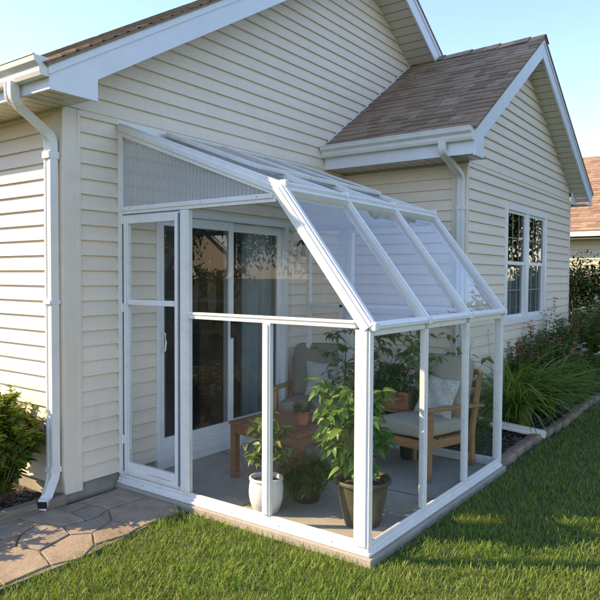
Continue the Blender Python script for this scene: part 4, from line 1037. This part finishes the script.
# --- daylily clumps
LONG=None
def strap(parent,n,ln,r,mat,wd=.028,seed=0,lean=(0,0)):
    Vs=[];Fs=[];o=0; seg=8
    for i in range(n):
        a=RNG.uniform(0,2*PI); b0=np.array([r*math.sqrt(RNG.random())*math.cos(a*1.3),r*math.sqrt(RNG.random())*math.sin(a*1.7),0]); e=RNG.uniform(.8,1.5); L_=ln*RNG.uniform(.55,1.1); dr=RNG.uniform(.5,1.15)
        d=np.array([math.cos(a)+lean[0],math.sin(a)+lean[1],0]); sd=np.array([-math.sin(a),math.cos(a),0]); v=[]
        for k in range(seg+1):
            t=k/seg; z=L_*t*math.sin(e)-dr*L_*t**2.6*.62; x=L_*t*math.cos(e)+L_*.45*t*t; ww=wd*(1-t**2.2)*.5*RNG.uniform(.95,1.05)+.0006
            c=b0+d*x+np.array([0,0,max(z,.01)]); v+=[c-sd*ww+[0,0,ww*.5],c,c+sd*ww+[0,0,ww*.5]]
        f=[]
        for k in range(seg):
            q=3*k; f+=[(q,q+1,q+4),(q,q+4,q+3),(q+1,q+2,q+5),(q+1,q+5,q+4)]
        Vs.append(np.array(v));Fs.append(np.array(f)+o);o+=len(v)
    return npmesh('leaf',np.concatenate(Vs),np.concatenate(Fs),M[mat],parent)
def stalks(parent,n,r,h0,h1,mat,topmat,size,pet=6,lean=.12):
    b=MB(); pts=[]
    for i in range(n):
        a=random.uniform(0,2*PI); q=math.sqrt(random.random())*r; x,y=q*math.cos(a),q*math.sin(a); h=random.uniform(h0,h1); tx,ty=x+random.gauss(0,lean),y+random.gauss(0,lean)
        b.tube([(x,y,0),((x+tx)/2,(y+ty)/2,h*.55),(tx,ty,h)],[.003,.0025,.0015],5,False)
        for k in range(2):
            sx,sy,sz=tx+random.gauss(0,.03),ty+random.gauss(0,.03),h-random.uniform(0,.09); b.tube([(tx,ty,h-.08),(sx,sy,sz)],.0012,4,False); pts.append((sx,sy,sz))
        pts.append((tx,ty,h))
    b.build('stem',M[mat],parent)
    if topmat: flowers(parent,pts,size,topmat,pet)
    return pts
lil=[((3.85,-1.78,G),'arching strap leaved daylily clump beside the white downspout outlet',430,1.35,.24),((4.75,-1.85,G),'second daylily clump below the wing window, right of the nearest one',300,1.05,.2)]
for i,(l,lab,n,ln,r) in enumerate(lil):
    p=empty('daylily',l,0,lab,'daylily'); strap(p,n,ln,r,'leaf_lily'); stalks(p,9 if i==0 else 12,.2,.75,1.05,'drystem','leaf_red',.028,4)
def mixed(loc,h,r,lab,mat,fl,n,nst=60,size=.06,topmat='leaf_red',nm='flowering_plant',fs=.035,pn=7,tall=1.15):
    p=empty(nm,loc,0,lab,'plant'); bush(p,(0,0,0),r,r*.8,h,nst,mat,size,22,'stem'); stalks(p,n,r*.8,h*.85,h*tall,'drystem',fl,fs,pn,.06); return p
mixed((5.15,-1.62,G),.95,.42,'flowering plant with coral orange blooms behind the daylilies','leaf_mid','fl_orange',18,120,.07)
mixed((4.55,-1.58,G),.8,.3,'green plant with orange blooms between the two daylily clumps','leaf_mid','fl_orange',12,50,.06)
mixed((5.75,-2.0,G),.6,.34,'bright green low plant leaning over the edging stones','leaf_lily',None,3,90,.06)
mixed((5.55,-1.92,G),.72,.36,'low green plant with small pink flowers beside the coral blooms','leaf_bush','fl_pink',12,120,.06,fs=.03)
mixed((5.9,-1.75,G),1.05,.36,'tall seed headed plant with brown stalks under the right edge of the wing window','leaf_mid','leaf_red',22,130,.07,fs=.03,pn=5,tall=1.3)
mixed((6.45,-1.98,G),.62,.3,'plant with white daisy flowers near the bed edging','leaf_mid','fl_white',5,120,.06,fs=.045,pn=9)
mixed((7.1,-1.85,G),1.15,.45,'dark green bushy plant at the far corner of the wing wall','leaf_mid','fl_pink',10,190,.08,fs=.03)
mixed((8.1,-1.95,G),1.25,.5,'large dark leafy plant beyond the wing corner with pale blooms','leaf_mid','fl_white',6,200,.09,fs=.05)
mixed((9.0,-1.6,G),1.2,.6,'broad green shrub at the far end of the flower bed','leaf_mid',None,4,120,.09)
mixed((7.0,-2.35,G),.5,.25,'small mid green plant leaning over the far edging stones','leaf_mid',None,3,40,.06) if False else None
p=empty('tall_stem_plant',(2.52,-1.78,G),0,'tall thin stemmed plant growing just outside the far end of the sunroom','plant'); branchy(p,(0,0,0),4,1.3,.14,None,'leaf_pale',.085,22,.004,bushy=.7,sub=2,low=.25,droop=.6)
# small plants next to sunroom corner
p=empty('ground_plant',(2.62,-1.0,G),0,'low dark leafy plant growing between the sunroom and the wing wall','plant'); bush(p,(0,0,0),.22,.35,.42,40,'leaf_dark',.07,18,'stem')
p=empty('ground_plant',(2.75,-1.75,G),0,'tuft of broad green leaves just outside the far sunroom corner','plant'); bush(p,(0,0,0),.2,.2,.36,30,'leaf_mid',.08,16,'stem')
# tall dark shrubs by the neighbour
for i,(x,y,h,r,lab) in enumerate(((11.3,-.75,2.0,.95,'tall dark evergreen shrub at the right edge of the photo before the neighbour house'),(12.6,-1.9,1.7,.85,'second dark evergreen shrub just right of the tallest one'),(11.0,1.1,1.9,.8,'dark evergreen shrub half hidden behind the wing corner'),(13.2,-3.6,1.9,.9,'rounded evergreen shrub out on the far lawn'))):
    p=empty('evergreen_shrub',(x,y,G),0,lab,'shrub','evergreen shrubs in front of the neighbour house')
    b=MB(); b.tube([(0,0,0),(0,0,h*.7)],[.04,.015],8); b.build('trunk',M['bark'],p)
    leafball(p,(0,0,h*.52),(r,r,h*.54),9000,.085,'leaf_evergreen',LEAF,clumps=60,zmin=.02)

# --- edging
b=MB(); b.box((-3.2,-.062,G-.05),(XL-.03,.028,.05)); o=b.build('timber_edging',M['oldtimber'],bevel=.012,seg=3); tag(o,'weathered grey brown timber edging between the left bed and the stone path','edging')
ST=MB
x=L+.09; k=0; rng=random.Random(11)
stone_me=[]
import bmesh
for v in range(4):
    bm=bmesh.new(); bmesh.ops.create_cube(bm,size=1); bmesh.ops.subdivide_edges(bm,edges=bm.edges[:],cuts=4,use_grid_fill=True)
    for q in bm.verts:
        c_=q.co; n_=Vector(c_).normalized()*.5; c2=Vector(c_).lerp(n_,.42); c2+=Vector((math.sin(c_.y*9+v*2),math.sin(c_.z*8+v),math.sin(c_.x*9+v*3)))*.022; q.co=Vector((c2.x*.34,c2.y*.11,c2.z*.09))
    me=bpy.data.meshes.new('edging_stone'); bm.to_mesh(me); bm.free(); me.polygons.foreach_set('use_smooth',[True]*len(me.polygons)); me.materials.append(M['edge'] if 'edge' in M else M['stone']); stone_me.append(me)
desc=['first','second','third','fourth','fifth','sixth','seventh','eighth','ninth','tenth','eleventh','twelfth','thirteenth','fourteenth','fifteenth']
while k<15:
    ln=rng.uniform(.28,.40); o=bpy.data.objects.new('edging_stone',stone_me[k%4]); COL.objects.link(o); s=ln/.33
    o.scale=(s,1,rng.uniform(.9,1.1)); o.location=(x+ln/2,-2.18+.02*math.sin(k*.8),G+.012); o.rotation_euler=(rng.gauss(0,.03),rng.gauss(0,.03),rng.gauss(0,.05))
    tag(o,f'{desc[k]} tan edging stone of the flower bed counted from the sunroom corner','edging stone','edging stones along the flower bed'); x+=ln-.005; k+=1
# mulch chips in the bed near corner
b=MB(); rng=random.Random(5)
for i in range(1500):
    x=rng.uniform(L+.08,5.2);y=rng.uniform(-2.1,-1.55) if x>3.2 else rng.uniform(-2.1,-.1); a=rng.uniform(0,PI); l=rng.uniform(.012,.035)
    b.beam((x,y,G+.014+rng.uniform(0,.012)),(x+math.cos(a)*l,y+math.sin(a)*l,G+.014+rng.uniform(0,.016)),(0,0,1),.009,.004)
for i in range(500):
    x=rng.uniform(-1.6,-.52);y=rng.uniform(.04,.5); a=rng.uniform(0,PI); l=rng.uniform(.012,.035)
    b.beam((x,y,G+.022+rng.uniform(0,.012)),(x+math.cos(a)*l,y+math.sin(a)*l,G+.022+rng.uniform(0,.016)),(0,0,1),.009,.004)
tag(b.build('bark_mulch',M['oldtimber']),'dark bark mulch covering the flower beds','mulch',kind='stuff')

# ================================================================ NEIGHBOUR + TREES
def simple_house(name,label,x0,x1,y0,y1,zf,ze,zr,ridge='y',rot=0,loc=(0,0,0)):
    h=empty(name,loc,rot,label,'house'); b=MB()
    siding(b,(x0,y0,0),(0,1,0),(-1,0,0),0,ze,lambda z:0,lambda z:y1-y0,seam=False,pitch=.13); 
    siding(b,(x0,y0,0),(1,0,0),(0,-1,0),0,ze,lambda z:0,lambda z:x1-x0,seam=False,pitch=.13)
    b.box((x0+.01,y0+.01,0),(x1,y1,ze)); 
    xm=(x0+x1)/2
    siding(b,(x0,y0,0),(1,0,0),(0,-1,0),ze,zr-.1,lambda z:(z-ze)/(zr-ze)*(x1-x0)/2,lambda z:(x1-x0)-(z-ze)/(zr-ze)*(x1-x0)/2,seam=False,pitch=.13)
    b.prism([(x0,ze),(x1,ze),(xm,zr-.08)],1,y0+.01,y1)
    b.build('wall',M['siding_far'],h)
    ov=.4; sl=(zr-ze)/(xm-x0); 
    for s in (-1,1):
        xe=x0-ov if s<0 else x1+ov; d=MB()
        vs=[Vector((xe,y0-ov,ze-ov*sl+.1)),Vector((xe,y1+ov,ze-ov*sl+.1)),Vector((xm,y1+ov,zr+.1)),Vector((xm,y0-ov,zr+.1))]
        d.add(vs+[v-Vector((0,0,.06)) for v in vs],[(0,1,2,3),(7,6,5,4),(0,4,5,1),(1,5,6,2),(2,6,7,3),(3,7,4,0)]); rf=d.build('roof',M['shingle_far'],h)
        if s<0:
            c=1/math.hypot(1,sl); shingles('shingle_course',M['shingle_far'],rf,(xe,y0-ov,ze-ov*sl+.101),(0,1,0),(c,0,sl*c),(-sl*c,0,c),y1-y0+2*ov,(xm-xe)/c,exp=.15,wmin=.2,wmax=.4,thick=.014)
    b=MB(); b.box((x0-ov-.09,y0-ov,ze-ov*sl-.05),(x0-ov,y1+ov,ze-ov*sl+.07)); b.build('gutter',M['gutter'],h,bevel=.01)
    b=MB(); b.box((x0-ov,y0-ov,ze-ov*sl-.10),(x0,y1+ov,ze-ov*sl-.08)); b.build('soffit',M['soffit'],h)
    b=MB(); 
    for s in (-1,1):
        xe=x0-ov if s<0 else x1+ov; p=[(xe,ze-ov*sl+.04),(xm,zr+.04),(xm,zr-.16),(xe,ze-ov*sl-.16)]; b.prism(p if s<0 else p[::-1],1,y0-ov-.025,y0-ov)
    b.build('rake_board',M['fascia'],h); return h
simple_house('neighbour_house','cream neighbouring house with tan shingle roof at the far right',14.4,21.6,-1.7,9,0,2.95,5.2)

def tree(name,loc,h,r,crown0,label,mat='leaf_tree',nleaf=16000,seed=1,size=.16,group='garden trees around the house'):
    rr=random.Random(seed); t=empty(name,loc,seed,label,'tree',group); b=MB()
    b.tube([(0,0,0),(.1,.05,crown0*.6),(.05,0,crown0+.5),(0,0,h*.8)],[h*.028,h*.02,h*.016,.04],10)
    ends=[]
    for i in range(16):
        a=i*2.4; z0=crown0*.85+(h*.75-crown0)*i/16; L_=r*rr.uniform(.6,.95); p=[(0,0,z0),(math.cos(a)*L_*.5,math.sin(a)*L_*.5,z0+L_*.35),(math.cos(a)*L_,math.sin(a)*L_,z0+L_*.6)]
        b.tube(p,[h*.009,h*.006,.015],6); ends.append(p[2]); ends.append(p[1])
    b.build('trunk',M['bark'],t,smooth=True)
    cz=(crown0+h)/2; leafball(t,(0,0,cz),(r,r,(h-crown0)/2*1.1),nleaf,size,mat,LEAF,'crown',clumps=55); return t
def cptree(src,loc,rz,sc,label):
    c=src.copy(); COL.objects.link(c); c.location=loc; c.rotation_euler=(0,0,rz); c.scale=(sc,)*3; c['label']=label
    for ch in src.children: d=ch.copy(); COL.objects.link(d); d.parent=c
    return c
# tree north-west of the house that shades the wing roof and the lawn
tree('shade_tree',(-4.0,9.6,G),13.6,3.1,8.3,'tall shade tree standing behind the left side of the house',nleaf=30000,seed=3,size=.2)
t1=tree('leafy_tree',(21,-7.5,G),9,3.4,1.6,'round leafy tree across the lawn to the right',nleaf=20000,seed=5,size=.22)
cptree(t1,(25,-3.6,G),1.3,1.05,'leafy tree beside the neighbour house'); cptree(t1,(26,-12,G),2.2,1.15,'larger leafy tree beyond the round one')
cptree(t1,(13.0,-14.5,G),.6,.75,'smaller leafy tree in the garden behind the camera'); cptree(t1,(19.5,-14.0,G),3.6,.95,'leafy tree far behind the camera'); cptree(t1,(8,-21,G),2.9,.9,'leafy tree at the bottom of the garden'); cptree(t1,(-3,-24,G),4.4,1.0,'leafy tree at the left end of the garden')
cptree(t1,(31,-18,G),5.1,.8,'leafy tree beyond the far lawn')
simple_house('garden_house','cream gabled house across the gardens behind the camera',-2.6,2.6,-3,5,0,3.6,6.3,loc=(33,-33,0),rot=rad(-134))
for (x,y,rz,sc) in ((-16,8,1,.9),(-16,15,2,1.0),(-12.5,10.8,3,.75),(-19,11.5,4,1.0),(-10.5,14,5,.75),(-14,4,2.2,.8)): cptree(t1,(x,y,G),rz,sc,'leafy tree along the left garden boundary')
# hedge behind the camera for reflections
for i in range(9):
    if i==0:
        p=empty('hedge_shrub',(6,-13,G),0,'rounded hedge shrub at the bottom of the garden','shrub','hedge shrubs behind the camera'); leafball(p,(0,0,.8),(1.3,1.0,.95),6000,.12,'leaf_mid',clumps=40,zmin=0.02); h0=p
    else: cptree(h0,(6+i*2.1,-13-i*.25+random.uniform(-.5,.5),G),i*1.1,random.uniform(.8,1.25),'rounded hedge shrub at the bottom of the garden')
